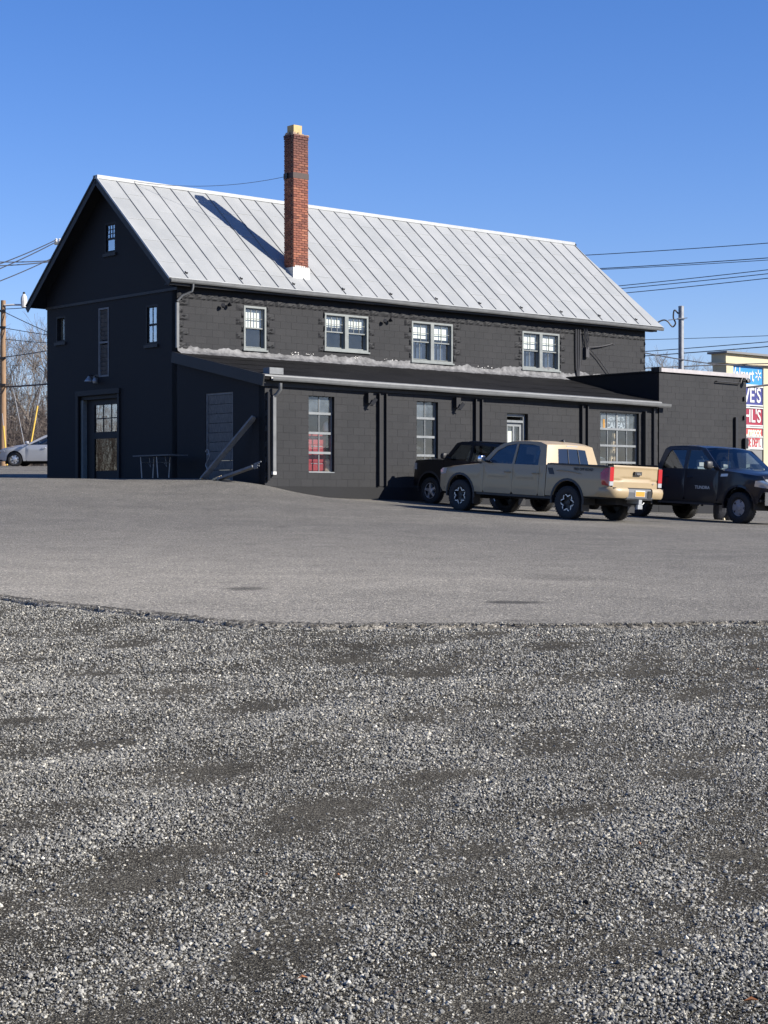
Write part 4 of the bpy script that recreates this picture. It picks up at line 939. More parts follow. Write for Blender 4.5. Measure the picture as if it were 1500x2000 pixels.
def wheel_parts(style, Rt, w, rr_):
    key = (style, Rt, w)
    if key in WHEELS: return WHEELS[key]
    h = w/2
    ty = MB().lathe([(-h*.82,rr_),(-h,rr_+.035),(-h*1.0,Rt-.07),(-h*.93,Rt-.02),(-h*.7,Rt-.003),(-h*.25,Rt),(-h*.22,Rt-.012),(-h*.16,Rt-.012),(-h*.13,Rt),(h*.13,Rt),(h*.16,Rt-.012),(h*.22,Rt-.012),(h*.25,Rt),(h*.7,Rt-.003),(h*.93,Rt-.02),(h,Rt-.07),(h,rr_+.035),(h*.82,rr_)], 40, 'y', closed=True)
    for k in range(36):                                   # shoulder lugs
        t = 2*math.pi*k/36; c, s_ = math.cos(t), math.sin(t)
        for sg2 in (-1, 1): ty.bar((c*(Rt-.06), sg2*h*.98, s_*(Rt-.06)), (c*(Rt-.005), sg2*h*.86, s_*(Rt-.005)), .03, .02, (0,1,0))
    ty = ty.mesh('tyre', 35, fix=True); ty.materials.append(K['rubber'])
    o = h*.72
    ba = MB().lathe([(-h*.8,rr_),(h*.80,rr_),(h*.86,rr_-.005),(h*.80,rr_-.025),(h*.3,rr_-.04),(h*.25,.06),(h*.5,.055),(h*.55,.0)], 32, 'y')
    lug = {'petal':('black_rim','silver_rim'),'five':('black_rim','silver_rim'),'disc':('under','grey_rim'),'cap':('under','silver_rim')}[style]
    ba = ba.mesh('wheel', 40, fix=True); ba.materials.append(K[lug[0] if style != 'five' else 'under'])
    sp = MB()
    if style == 'petal':
        pts = []
        for k in range(6):
            b_ = 60*k
            for an, q in ((-18,.86),(-9,.80),(-6,.66),(6,.66),(9,.80),(18,.86)): pts.append((b_+an, q*rr_))
            for an, q in ((25,.98),(35,.98)): pts.append((b_+an, q*rr_))
        n = len(pts)
        for i in range(n):
            (a0, r0), (a1, r1) = pts[i], pts[(i+1) % n]
            if r0 > .95*rr_ and r1 > .95*rr_: continue
            sp.bar((r0*math.cos(R(a0)),o,r0*math.sin(R(a0))),(r1*math.cos(R(a1)),o,r1*math.sin(R(a1))),.017,.03,(0,1,0))
        for k in range(6):
            t = R(60*k+30); sp.add([], [])
    else:
        n = {'five':5,'disc':5,'cap':7}[style]; wi = {'five':(.075,.055),'disc':(.13,.16),'cap':(.06,.085)}[style]
        for k in range(n):
            t = 2*math.pi*k/n + math.pi/2; c, s_ = math.cos(t), math.sin(t); nx_, nz_ = -s_, c; vs = []
            for rad, wd, yy in ((.045,wi[0],o+.01),(rr_*.93,wi[1]*1.05,o-.005)):
                for sgn in (-1, 1): vs.append((c*rad+nx_*wd*sgn*.5, yy, s_*rad+nz_*wd*sgn*.5))
            for rad, wd, yy in ((.045,wi[0]*1.3,o-.05),(rr_*.93,wi[1]*1.3,o-.05)):
                for sgn in (-1, 1): vs.append((c*rad+nx_*wd*sgn*.5, yy, s_*rad+nz_*wd*sgn*.5))
            sp.add(vs, [(0,1,3,2),(0,2,6,4),(1,5,7,3),(2,3,7,6),(0,4,5,1)])
        sp.lathe([(o-.05,rr_*.98),(o+.012,rr_*.97),(o+.008,rr_*.86),(o-.04,rr_*.86)], 32, 'y')
        sp.lathe([(o-.05,.085),(o+.02,.08),(o+.028,.05),(o+.028,.0)], 16, 'y')
        if style == 'disc': sp.lathe([(o-.03,.135),(o+.006,.13),(o+.008,.06)], 20, 'y')
    
    sp = sp.mesh('rim', 35, fix=True); sp.materials.append(K[lug[1]])
    WHEELS[key] = (ba, ty, sp); return WHEELS[key]
def vehicle(P):
    wb, Wd = P['wb'], P['W']; Rt = P['tyre']; trk = P['track']
    px, py = P['pos']; hd = P['head']                       # rear-axle centre on the ground, heading angle
    hx, hy = math.cos(hd), math.sin(hd); lx, ly = -hy, hx
    zs = {}
    for a in (0, 1):
        for b in (-1, 1): zs[a,b] = tz(px+hx*wb*a+lx*trk/2*b, py+hy*wb*a+ly*trk/2*b)
    z0 = (zs[0,-1]+zs[0,1])/2; zf = (zs[1,-1]+zs[1,1])/2; roll = ((zs[0,1]+zs[1,1])-(zs[0,-1]+zs[1,-1]))/2/trk
    fw_ = Vector((hx, hy, (zf-z0)/wb)).normalized(); lf_ = Vector((lx, ly, roll)); lf_ = (lf_ - fw_*lf_.dot(fw_)).normalized(); up = fw_.cross(lf_)
    M = Matrix(((fw_.x,lf_.x,up.x,px),(fw_.y,lf_.y,up.y,py),(fw_.z,lf_.z,up.z,z0),(0,0,0,1)))
    root = empty(P['name'], M, P['label'], P['cat'])
    paint = K[P['paint']]; belt = P['belt']; xr, xf = P['xr'], P['xf']
    def S(x, z):
        y = Wd/2; zm = belt*.66
        if z < zm: y -= .055*((zm-z)/zm)**2
        elif z < belt: y -= .02*((z-zm)/(belt-zm))**2
        else: y -= .02 + P['tumble']*(z-belt) + .06*max(0, z-(P['roof']-.12))
        y += .012*math.exp(-((z-belt*.80)/.05)**2) if P.get('crease') else 0
        fr = P['front_r']
        if x > xf-fr: y -= P['front_in']*((x-xf+fr)/fr)**2.3
        rr_ = P['rear_r']
        if x < xr+rr_: y -= P['rear_in']*((xr+rr_-x)/rr_)**2.3
        return y
    for nm, poly, mt, ins in P['panels']:
        for s in (1, -1): link(nm, shell([poly], S, ins, .03, s), paint if mt == 'paint' else K[mt], root, M)
    for s in (1, -1):
        link('cab_frame', shell(P['pillars'], S, 0, .03, s), paint if not P.get('black_pillars') else K['plastic'], root, M)
        for poly in P['side_glass']: link('side_window', shell([poly], S, .014, 0, s, .4, .3), K[P.get('glass','glass_dark')], root, M)
    # inner shell, floor and wheel wells keep daylight out of the seams
    for s in (1, -1): link('inner_shell', shell([P['outline']], S, .05, 0, s, .4, .4), K['under'], root, M)
    MB().box(xr+.15,xf-.25,-Wd/2+.10,Wd/2-.10,P['floor'],P['floor']+.06).box(xr+.2,xf-.4,-.42,.42,P['floor']-.13,P['floor']).build('underbody', K['under'], root, M)
    ax_ = MB()
    for x in (0, wb): ax_.tube([(x,-trk/2,Rt*.95),(x,trk/2,Rt*.95)], .045, 8).lathe([(0,.02)], 3)
    ax_.tube([(.0,-.02,Rt*.95),(wb*.6,-.02,P['floor']-.02)], .04, 6); ax_.build('axles', K['under'], root, M)
    if P.get('diff'): MB().lathe([(-.14,.04),(-.08,.13),(.08,.13),(.14,.04)], 12, 'y').build('differential', K['under'], root, M @ T(0,0,Rt*.95))
    # hood, roof, glass
    hp_ = P['hood']                                         # [(x,z)] from cowl to nose
    def interp(pts, x):
        for (a, b), (c, d) in zip(pts, pts[1:]):
            if min(a,c) <= x <= max(a,c): return b + (d-b)*(x-a)/(c-a)
        return pts[-1][1]
    def hoodf(u, v):
        x = hp_[0][0] + (hp_[-1][0]-hp_[0][0])*u; zt = interp(hp_, x); w = S(x, zt) - .005; y = w*(2*v-1); k = abs(2*v-1)
        return (x - P.get('nose_bow',.16)*k**3*max(0,(u-.75)/.25)**1.5, y, zt + P.get('hood_crown',.05)*(1-k**4) - .05*max(0,(u-.85)/.15)**2)
    h_ = MB(); h_.grid(hoodf, 14, 14); h_.build('hood', paint, root, M, smooth=40)
    rp = P['roofline']                                      # [(x,z)] rear to front
    def rooff(u, v):
        x = rp[0][0] + (rp[-1][0]-rp[0][0])*u; zt = interp(rp, x); w = S(x, zt) - .002; k = abs(2*v-1)
        return (x, w*(2*v-1), zt + .035*(1-k**3))
    MB().grid(rooff, 14, 12).build('roof', paint, root, M, smooth=40)
    def glassq(lo, hi, bow, ins, nu=10, nv=6):              # windscreen or rear window between two stations
        def f(u, v):
            x = lo[0]+(hi[0]-lo[0])*v; z = lo[1]+(hi[1]-lo[1])*v; w = S(x, z)-ins; k = 2*u-1
            return (x+bow*(1-k*k), w*k, z+.03*(1-k*k)*v)
        return f
    ws = P['windscreen']; MB().grid(glassq(ws[0], ws[1], P.get('ws_bow',.14), .03), 10, 6).build('windscreen', K['glass_clear'], root, M, smooth=60)
    MB().tube([glassq(ws[0], ws[1], P.get('ws_bow',.14), .03)(u, -.02) for u in np.linspace(0,1,9)], .03, 6).build('cowl', K['plastic'], root, M)
    rg = P['rear_glass']
    if rg:
        MB().grid(glassq(rg[0], rg[1], -.06, .0), 10, 6).build('cab_back', paint, root, M, smooth=60)
        a, b = Vector((rg[0][0],0,rg[0][1])), Vector((rg[1][0],0,rg[1][1])); dd = b-a
        l2 = a+dd*.06; h2 = a+dd*.80; g_ = glassq((l2.x-.006,l2.z),(h2.x-.006,h2.z), -.06, .10)
        MB().grid(g_, 10, 5).build('rear_window', K['glass_dark'], root, M, smooth=60)
        fr = MB()
        for s in (.38, .62): fr.bar(Vector(g_(s,0))+Vector((-.006,0,0)), Vector(g_(s,1))+Vector((-.006,0,0)), .014, .012, (1,0,0))
        fr.build('slider_frame', K['plastic'], root, M)
    # front end
    fz = P['front']                                          # (bottom, bumper top, lamp low, hood lip)
    bow = P.get('nose_bow',.16)
    def fascia(z0_, z1_, off, w=.98):
        def f(u, v):
            z = z0_+(z1_-z0_)*v; k = 2*u-1; x0_ = xf-off; W0 = S(xf-.02, z)*w
            return (x0_ - bow*1.15*abs(k)**3 , W0*k, z)
        return f
    MB().grid(fascia(fz[1], fz[3], .05), 14, 4).build('grille', K['plastic'], root, M, smooth=50)
    for k in range(3): MB().tube([fascia(fz[1]+.08+k*(fz[3]-fz[1]-.1)/3, fz[3], .035)(u, 0) for u in np.linspace(.24,.76,9)], .018, 6).build('grille_bar', K[P['grille']], root, M)
    bp_ = MB(); bp_.grid(fascia(fz[0], fz[1], -.02, 1.0), 14, 3); bp_.grid(lambda u, v: (fascia(fz[1], fz[1], -.02, 1.0)(u,0)[0]-.10*v, fascia(fz[1], fz[1], -.02, 1.0)(u,0)[1], fz[1]), 14, 1)
    bp_.build('front_bumper', K[P['bumper']] if P['bumper'] != 'paint' else paint, root, M, smooth=40)
    for s in (1, -1):
        lp = P['lamp']; link('headlight', shell([lp], S, -.012, .06, s), K['lens_clear'], root, M)
        MB().grid(lambda u, v: (fascia(fz[2], fz[3], .02)(.5+s*(.5-.24*u), v)[0], fascia(fz[2], fz[3], .02)(.5+s*(.5-.24*u), v)[1], fz[2]+(fz[3]-fz[2]-.02)*v), 5, 2).build('headlight', K['lens_clear'], root, M)
        # mirror, handles
        mx_, mz = P['mirror']; y = S(mx_, mz)
        m = MB().tube([(mx_,s*(y-.05),mz),(mx_,s*(y+.10),mz+.02)], .03, 6); mi = m.build('mirror', K['plastic'], root, M)
        hw, hh = P.get('mirror_size',(.10,.10))
        sgp = lambda t, p: math.copysign(abs(t)**p, t)
        mm_ = MB().grid(lambda u, v: (.085*sgp(math.cos(math.pi*(v-.5)),.5)*sgp(math.cos(2*math.pi*u),.5)*(1.25 if math.cos(2*math.pi*u) > 0 else .5), hw*sgp(math.cos(math.pi*(v-.5)),.5)*sgp(math.sin(2*math.pi*u),.5), hh*sgp(math.sin(math.pi*(v-.5)),.6)), 16, 8)
        mm_.build('mirror_shell', K[P.get('mirror_mat','plastic')] if P.get('mirror_mat') != 'paint' else paint, mi, M @ T(mx_,s*(y+.10+hw),mz+.06), smooth=60)
        for x, z in P['handles']:
            y = S(x, z); MB().tube([(x+.09,s*(y+.0),z),(x+.07,s*(y+.035),z),(x-.07,s*(y+.035),z),(x-.09,s*(y+.0),z)], .014, 6).build('door_handle', paint, root, M)
        for x in (0, wb):
            w = link('wheel', wheel_parts(P['rim'], Rt, P['tw'], P['rim_r'])[0], None, root, M @ T(x,s*trk/2,Rt-.01) @ Matrix.Rotation(0 if s > 0 else math.pi,4,'Z') @ Matrix.Rotation(R(random.uniform(0,70)),4,'Y'))
            link('tyre', wheel_parts(P['rim'], Rt, P['tw'], P['rim_r'])[1], None, w, WM[w.name]); link('rim', wheel_parts(P['rim'], Rt, P['tw'], P['rim_r'])[2], None, w, WM[w.name])
            ar = P['arch']; fl_ = MB(); n = 14
            pts = arc(x, Rt+P.get('arch_up',.03), ar, P.get('arch0',-8), 180-P.get('arch0',-8), n)
            for i in range(n):
                (xa, za), (xb, zb2) = pts[i], pts[i+1]
                ya, yb = s*(S(xa,za)+.012), s*(S(xb,zb2)+.012); va = Vector((xa-x, 0, za-Rt)).normalized()*.055; vb = Vector((xb-x, 0, zb2-Rt)).normalized()*.055
                fl_.add([(xa,ya,za),(xb,yb,zb2),(xb+vb.x,yb-s*.006,zb2+vb.z),(xa+va.x,ya-s*.006,za+va.z),(xa,ya-s*.12,za),(xb,yb-s*.12,zb2)], [(0,1,2,3),(0,4,5,1)])
            if P.get('flare'): fl_.build('fender_flare', K[P['flare']] if P['flare'] != 'paint' else paint, root, M, smooth=40)
            # wheel well liner
            lin = MB(); lin.grid(lambda u, v: (x+(ar+.01)*math.cos(math.pi*(1.05*u-.025)), s*(trk/2-.32+(min(.40, S(x+ar, Rt+.2)-trk/2+.27))*v), Rt+(ar+.01)*math.sin(math.pi*(1.05*u-.025))), 12, 1)
            lin.add([(x+(ar+.01)*math.cos(t), s*(trk/2-.32), Rt+(ar+.01)*math.sin(t)) for t in np.linspace(0,math.pi,13)], [tuple(range(13))]); lin.build('wheel_well', K['under'], root, M)
    # cabin
    for x, y in P['seats']:
        st = MB().box(x-.05,x+.45,y-.24,y+.24,P['floor']+.1,P['floor']+.36); st.bar((x-.02,y,P['floor']+.3),(x-.16,y,belt+.05),.44,.12,(1,0,0)).bar((x-.17,y,belt+.08),(x-.19,y,belt+.25),.26,.10,(1,0,0)); st.build('seat', K[P.get('seat','seat')], root, M)
    sw = P['wheel_at']; MB().tube([(sw[0]+.06*math.cos(t), sw[1]+.19*math.sin(t), sw[2]+.18*math.cos(t)) for t in np.linspace(0,2*math.pi,18)], .016, 6).build('steering_wheel', K['plastic'], root, M)
    db = ws[0]; MB().box(db[0]-.35,db[0]+.0,-Wd/2+.16,Wd/2-.16,db[1]-.3,db[1]-.05).build('dashboard', K['plastic'], root, M)
    for fn in P.get('extra', ()): fn(root, M, S, paint)
    return root

def poly_door(x0, x1, z0, z1, r=.05): return [(x0+r,z0),(x1-r,z0),(x1,z0+r),(x1,z1),(x0,z1),(x0,z0+r)]
g_ = .006
# --- tan pickup
def tan_extra(root, M, S, paint):
    yb = S(-1.2, .9)
    m = MB(); xs = -1.235
    def tg(u, v):
        k = 2*u-1; z = .80+.50*v; x = xs-.035*(1-k*k) - .012*math.exp(-((v-.93)/.05)**2) + .028*math.exp(-((v-.32-.09*(abs(k) < .66))/.05)**2)*.5 - (.012 if v < .30 and abs(k) < .66 else 0)
        return (x, (yb-.13)*k, z)
    tgate = m.grid(tg, 26, 26).build('tailgate', paint, root, M, smooth=50)
    MB().box(-1.32,-1.262,-.12,.12,1.09,1.17).build('handle_bezel', K['plastic'], tgate, M); MB().box(-1.335,-1.32,-.07,.07,1.10,1.14).build('tailgate_handle', K['chrome'], tgate, M)
    text('V6', .05, K['silver_rim'], M @ T(-1.268,-.60,.905) @ Matrix.Rotation(R(-90),4,'Z'), tgate, 'badge')
    MB().box(-1.18,-1.12,-yb+.1,yb-.1,.6,1.28).build('tailgate_inner', K['under'], root, M)
    for s in (1, -1):
        lp = [(-1.235,.82),(-1.06,.84),(-1.02,.98),(-1.00,1.12),(-1.10,1.21),(-1.235,1.25)]
        tl = link('tail_light', shell([lp], S, -.012, .08, s), K['lens_red'], root, M)
        MB().box(-1.262,-1.236,s*(yb-.125) if s > 0 else -yb-.005,s*(yb+.005) if s > 0 else -(yb-.125),.93,1.25).build('lens', K['lens_red'], tl, M)
        MB().box(-1.262,-1.236,s*(yb-.12) if s > 0 else -yb,s*(yb) if s > 0 else -(yb-.12),.83,.925).build('reverse_lens', K['lens_clear'], tl, M)
        # bumper corner wrapping round
        bc = MB(); W0 = yb+.02
        pr = [(.56,-.01),(.60,.02),(.70,.035),(.77,.02),(.80,-.02)]
        path = [(-.98,W0,(0,1)),(-1.18,W0,(0,1)),(-1.30,W0-.04,(-.5,.85)),(-1.37,W0-.14,(-.9,.4)),(-1.385,W0-.30,(-1,0)),(-1.385,.42,(-1,0))]
        for (x, y, n) in path:
            cut = .62 if y < W0-.2 else .56
            for z, o_ in pr: bc.v.append((x+n[0]*o_, s*(y+n[1]*o_), max(z,cut) if y > W0-.05 else z*1.0 - (.0)))
        for i in range(len(path)-1):
            for k in range(4): bc.f.append((i*5+k, i*5+k+1, (i+1)*5+k+1, (i+1)*5+k))
        bc.build('bumper_corner', paint, root, M, smooth=50, fix=True)
    bp2 = MB(); bp2.prism([(-1.20,.56),(-1.36,.52),(-1.395,.56),(-1.395,.70),(-1.37,.775),(-1.20,.79)], -.46, .46)
    bmp = bp2.build('rear_bumper', K['bumper_grey'], root, M); MB().box(-1.36,-1.2,-yb+.05,yb-.05,.775,.795).build('step_pad', K['plastic'], root, M)
    MB().box(-1.404,-1.396,-.17,.17,.60,.745).build('plate_frame', K['sign_white'], bmp, M); MB().box(-1.408,-1.4045,-.155,.155,.61,.72).build('number_plate', K['plate'], bmp, M)
    MB().prism([(-1.40,.58),(-1.41,.58),(-1.41,.74),(-1.40,.74)], -.40, -.27).build('step_notch', K['under'], bmp, M)
    MB().box(-1.40,-.9,-.04,.04,.44,.52).box(-1.42,-1.38,-.055,.055,.425,.535).build('hitch_receiver', K['steel'], root, M); MB().box(-1.42,-1.36,-.08,.08,.32,.42).tube([(-1.39,-.16,.47),(-1.39,-.12,.43),(-1.38,-.05,.44)], .012).build('hitch_plate', K['steel'], root, M)
    # bed cover and rails
    MB().box(-1.23,.66,-yb+.06,yb-.06,1.262,1.285).build('bed_cover', K['plastic'], root, M)
    for s in (1, -1): MB().box(-1.22,.67,s*(yb-.02)-.05,s*(yb-.02)+.035,1.248,1.276).build('bed_rail', K['plastic'], root, M)
    MB().box(.655,.68,-.8,.8,.6,1.26).build('bed_front', K['under'], root, M)
    # spare wheel, muffler, mud flaps
    MB().lathe([(-.1,.2),(-.12,.33),(0,.36),(.12,.33),(.1,.2)], 20).build('spare_wheel', K['rubber'], root, M @ T(-.72,0,.56)); MB().tube([(-.3,-.5,.5),(-1.25,-.6,.48)], .035).tube([(.3,-.5,.5),(1.0,-.5,.5)], .09, 10).build('exhaust', K['under'], root, M)
    for s in (1, -1):
        for x in (-.46, 3.10): MB().box(x-.015,x+.005,s*.68 if s > 0 else -.93,s*.93 if s > 0 else -.68,.20,.56).build('mud_flap', K['plastic'], root, M)
    # roof antenna fin, third brake lamp, decals
    MB().add([(1.22,-.03,1.79),(1.22,.03,1.79),(1.02,.03,1.775),(1.02,-.03,1.775),(1.05,0,1.86),(1.10,0,1.85)], [(0,3,4,5),(1,5,4,2),(3,2,4),(0,5,1),(0,1,2,3)]).build('roof_fin', K['plastic'], root, M)
    MB().box(.775,.80,-.19,.19,1.66,1.71).build('brake_lamp', K['lens_clear'], root, M)
    for s in (1, -1):
        W_ = [M @ T(-.45,S(-.6,1.15)+.004,1.165) @ Matrix.Rotation(math.pi,4,'Z'), M @ T(-.45,-S(-.6,1.15)-.004,1.165)][0 if s > 0 else 1]
        dc = text('TRD OFF ROAD', .085, K['plastic'], W_, root, 'decal', ext=.001, shear=.2, offset=.003)
        link('decal_flag', shell([[(.42,1.02),(.50,1.17),(.66,1.17),(.58,1.02)]], S, -.004, .003, s), K['plastic'], root, M)
        MB().tube([(-.02+x*.1, s*(S(0,1.13)+.012), 1.12-.02*((x-3)/4)**2) for x in range(-4, 5)], [.006]+[.016]*7+[.006], 6).build('flank_crease', paint, root, M)
hA = math.pi - R(48.2)
q = at(1112,1015,41.6)
rear_near = Vector((q.x, q.y)); hv = Vector((math.cos(hA), math.sin(hA))); lv = Vector((-hv.y, hv.x))
tan = dict(name='tan_pickup_truck', label='tan double-cab pickup truck seen from behind with orange number plate', cat='pickup truck', paint='tan_paint',
    wb=3.57, W=1.89, tyre=.39, track=1.62, tw=.265, rim='petal', rim_r=.215, belt=1.21, roof=1.79, tumble=.26, xr=-1.24, xf=4.47, front_r=.95, front_in=.20, rear_r=.25, rear_in=.05,
    pos=rear_near - lv*.81, head=hA, floor=.52, diff=True, arch=.475, arch_up=.03, flare='plastic', crease=True, glass='glass_dark',  # flares are body-coloured; black plastic here puts their shade into the colour
    panels=[
      ('bed_side', [(-1.235,.57),(-.49,.55)] + arc(0,.42,.47,166,14,14) + [(.50,.52),(.70,.52),(.70,1.255),(-1.225,1.255)], 'paint', 0),
      ('cab_corner', [(.72,.50),(.93-g_,.50),(.93-g_,1.215),(.72,1.215)], 'paint', 0),
      ('rear_door', poly_door(.93, 1.80-g_, .50, 1.215), 'paint', 0), ('front_door', poly_door(1.80, 2.78-g_, .50, 1.215), 'paint', 0),
      ('front_fender', [(2.78,.50),(3.06,.50)] + arc(3.57,.42,.47,166,8,14) + [(4.10,.46),(4.30,.46),(4.46,.58),(4.47,.84),(4.40,.92),(4.36,1.04),(3.6,1.12),(2.92,1.18),(2.78,1.20)], 'paint', 0),
      ('rocker', [(.52,.44),(3.04,.44),(3.04,.50),(.52,.50)], 'plastic', .03)],
    pillars=[[(.72,1.215),(.98,1.215),(1.00,1.56),(1.07,1.66),(1.30,1.70),(1.80,1.705),(2.12,1.655),(2.40,1.52),(2.68,1.215),(2.86,1.20),(2.52,1.56),(2.26,1.70),(1.98,1.755),(1.5,1.775),(1.05,1.76),(.84,1.70)], [(1.76,1.215),(1.83,1.215),(1.81,1.71),(1.75,1.71)]],
    side_glass=[[(.97,1.21),(1.78,1.21),(1.78,1.715),(1.30,1.71),(1.06,1.67),(.99,1.57)], [(1.81,1.21),(2.70,1.21),(2.41,1.53),(2.13,1.665),(1.80,1.715)]],
    outline=[(-1.2,.6),(-.5,.6)] + arc(0,.40,.50,158,22,10) + [(.5,.55),(3.05,.55)] + arc(3.57,.40,.50,158,22,10) + [(4.2,.55),(4.40,.6),(4.38,.9),(3.6,1.08),(2.8,1.16),(.75,1.16),(.70,1.22),(-1.2,1.22)],
    hood=[(2.80,1.19),(3.6,1.115),(4.25,1.045),(4.42,.99)], roofline=[(.84,1.70),(1.05,1.762),(1.5,1.778),(1.98,1.758),(2.26,1.70),(2.40,1.645)], windscreen=[(2.90,1.19),(2.38,1.655)], rear_glass=[(.715,1.2),(.845,1.705)],
    front=(.45,.74,.86,1.03), grille='chrome', bumper='paint', lamp=[(4.15,.90),(4.43,.88),(4.45,.98),(4.30,1.04),(4.10,1.03)], mirror=(2.66,1.24), mirror_size=(.09,.085), mirror_mat='chrome',
    handles=[(1.04,1.02),(1.95,1.02)], seats=[(2.0,.38),(2.0,-.38),(1.1,.38),(1.1,-.38)], wheel_at=(2.45,.38,1.12), extra=[tan_extra])
vehicle(tan)
# --- dark navy pickup on the right
def navy_extra(root, M, S, paint):
    yb = S(-1.2,.9)
    MB().box(-1.22,-1.17,-yb+.05,yb-.05,.66,1.36).build('tailgate', paint, root, M)
    for s in (1, -1): link('tail_light', shell([[(-1.22,.95),(-1.1,.95),(-1.08,1.28),(-1.22,1.28)]], S, -.012, .06, s), K['lens_red'], root, M)
    MB().prism([(-1.18,.58),(-1.38,.56),(-1.40,.72),(-1.18,.76)], -yb, yb).build('rear_bumper', K['chrome'], root, M)
    for s in (1, -1): MB().box(-1.2,.70,s*(yb-.03)-.05,s*(yb-.03)+.02,1.375,1.392).build('bed_rail', K['plastic'], root, M)
    MB().box(-1.18,.70,-yb+.06,yb-.06,.72,.78).build('bed_floor', K['under'], root, M); MB().box(.68,.72,-.85,.85,.7,1.37).build('bed_front', paint, root, M)
    for s in (1, -1):
        W_ = [M @ T(2.45,S(2.4,.86)+.006,.86) @ Matrix.Rotation(math.pi,4,'Z'), M @ T(2.45,-S(2.4,.86)-.006,.86)][0 if s > 0 else 1]
        text('TUNDRA', .11, K['silver_rim'], W_, root, 'badge', ext=.003, offset=.003, sx=1.15)
        link('vent_badge', shell([[(3.06,1.16),(3.30,1.17),(3.32,1.24),(3.08,1.23)]], S, -.006, .006, s), K['silver_rim'], root, M)
    MB().tube([(3.18,-S(3.18,1.25)+.12,1.29),(3.18,-S(3.18,1.25)+.12,2.05)], .005, 5).build('aerial', K['plastic'], root, M)
    for s in (1, -1):
        MB().box(.9,2.9,s*(S(2,.5)-.02)-.07,s*(S(2,.5)-.02)+.07,.42,.47).build('running_board', K['plastic'], root, M)
        y = .62*s; MB().lathe([(0,.075),(.03,.07),(.035,.0)], 14).build('fog_lamp', K['lens_clear'], root, M @ T(4.60,y,.62) @ Matrix.Rotation(R(90),4,'Y'))
    MB().box(4.56,4.605,-.55,.55,.50,.60).build('bumper_intake', K['plastic'], root, M)
psi = R(54.5); hT = -psi
q = at(1447,1022,45.2); hv = Vector((math.cos(hT), math.sin(hT))); lv = Vector((-hv.y, hv.x))
navy = dict(name='navy_pickup_truck', label='black-blue full-size pickup facing right, cut off by the right picture edge', cat='pickup truck', paint='navy_paint',
    wb=3.70, W=2.03, tyre=.40, track=1.73, tw=.275, rim='disc', rim_r=.235, belt=1.33, roof=1.94, tumble=.24, xr=-1.24, xf=4.62, front_r=.95, front_in=.17, rear_r=.25, rear_in=.04,
    pos=Vector((q.x,q.y)) - hv*3.70 + lv*.865, head=hT, floor=.56, arch=.49, flare='paint', glass='glass_dark',
    panels=[
      ('bed_side', [(-1.235,.60),(-.5,.58)] + arc(0,.43,.485,165,15,14) + [(.52,.56),(.72,.56),(.72,1.38),(-1.225,1.38)], 'paint', 0),
      ('cab_corner', [(.74,.54),(.98-g_,.54),(.98-g_,1.335),(.74,1.335)], 'paint', 0),
      ('rear_door', poly_door(.98, 1.80-g_, .54, 1.335), 'paint', 0), ('front_door', poly_door(1.80, 2.98-g_, .54, 1.335), 'paint', 0),
      ('front_fender', [(2.98,.54),(3.19,.54)] + arc(3.70,.43,.485,165,8,14) + [(4.28,.52),(4.40,.80),(4.58,.82),(4.60,1.00),(4.46,1.10),(4.40,1.20),(3.6,1.28),(2.98,1.33)], 'paint', 0),
      ('rocker', [(.54,.48),(3.17,.48),(3.17,.54),(.54,.54)], 'paint', .03)],
    pillars=[[(.74,1.335),(.92,1.335),(1.06,1.72),(1.16,1.82),(2.22,1.83),(2.86,1.335),(3.04,1.325),(2.36,1.875),(2.1,1.92),(1.05,1.915),(.90,1.84)], [(1.72,1.335),(1.84,1.335),(1.82,1.83),(1.70,1.83)]],
    side_glass=[[(.90,1.33),(1.74,1.33),(1.72,1.84),(1.14,1.83),(1.04,1.74)]],
    outline=[(-1.2,.62),(-.5,.62)] + arc(0,.41,.52,157,23,10) + [(.52,.6),(3.17,.6)] + arc(3.70,.41,.52,157,23,10) + [(4.3,.6),(4.42,.85),(4.40,1.12),(3.6,1.24),(3.0,1.29),(.76,1.29),(.72,1.34),(-1.2,1.34)],
    hood=[(3.02,1.325),(3.7,1.27),(4.35,1.20),(4.56,1.12)], hood_crown=.07, roofline=[(.92,1.86),(1.05,1.918),(1.6,1.935),(2.1,1.92),(2.34,1.875)], windscreen=[(3.08,1.32),(2.34,1.875)], rear_glass=[(.74,1.33),(.92,1.86)],
    front=(.48,.80,.90,1.15), grille='chrome', bumper='chrome', lamp=[(4.20,.94),(4.56,.90),(4.58,1.02),(4.44,1.10),(4.22,1.08)], mirror=(2.78,1.38), mirror_size=(.12,.11), mirror_mat='plastic', handles=[(1.10,1.12),(1.98,1.12)],
    seats=[(2.0,.45),(2.0,-.45),(1.2,.4),(1.2,-.4)], seat='leather', wheel_at=(2.62,.45,1.25), extra=[navy_extra])
def navy_glass(root, M, S, paint):
    for s in (1, -1): link('side_window', shell([[(1.82,1.33),(2.88,1.33),(2.24,1.84),(1.80,1.84)]], S, .014, 0, s, .4, .3), K['glass_clear'], root, M)
navy['extra'].append(navy_glass)
vehicle(navy)
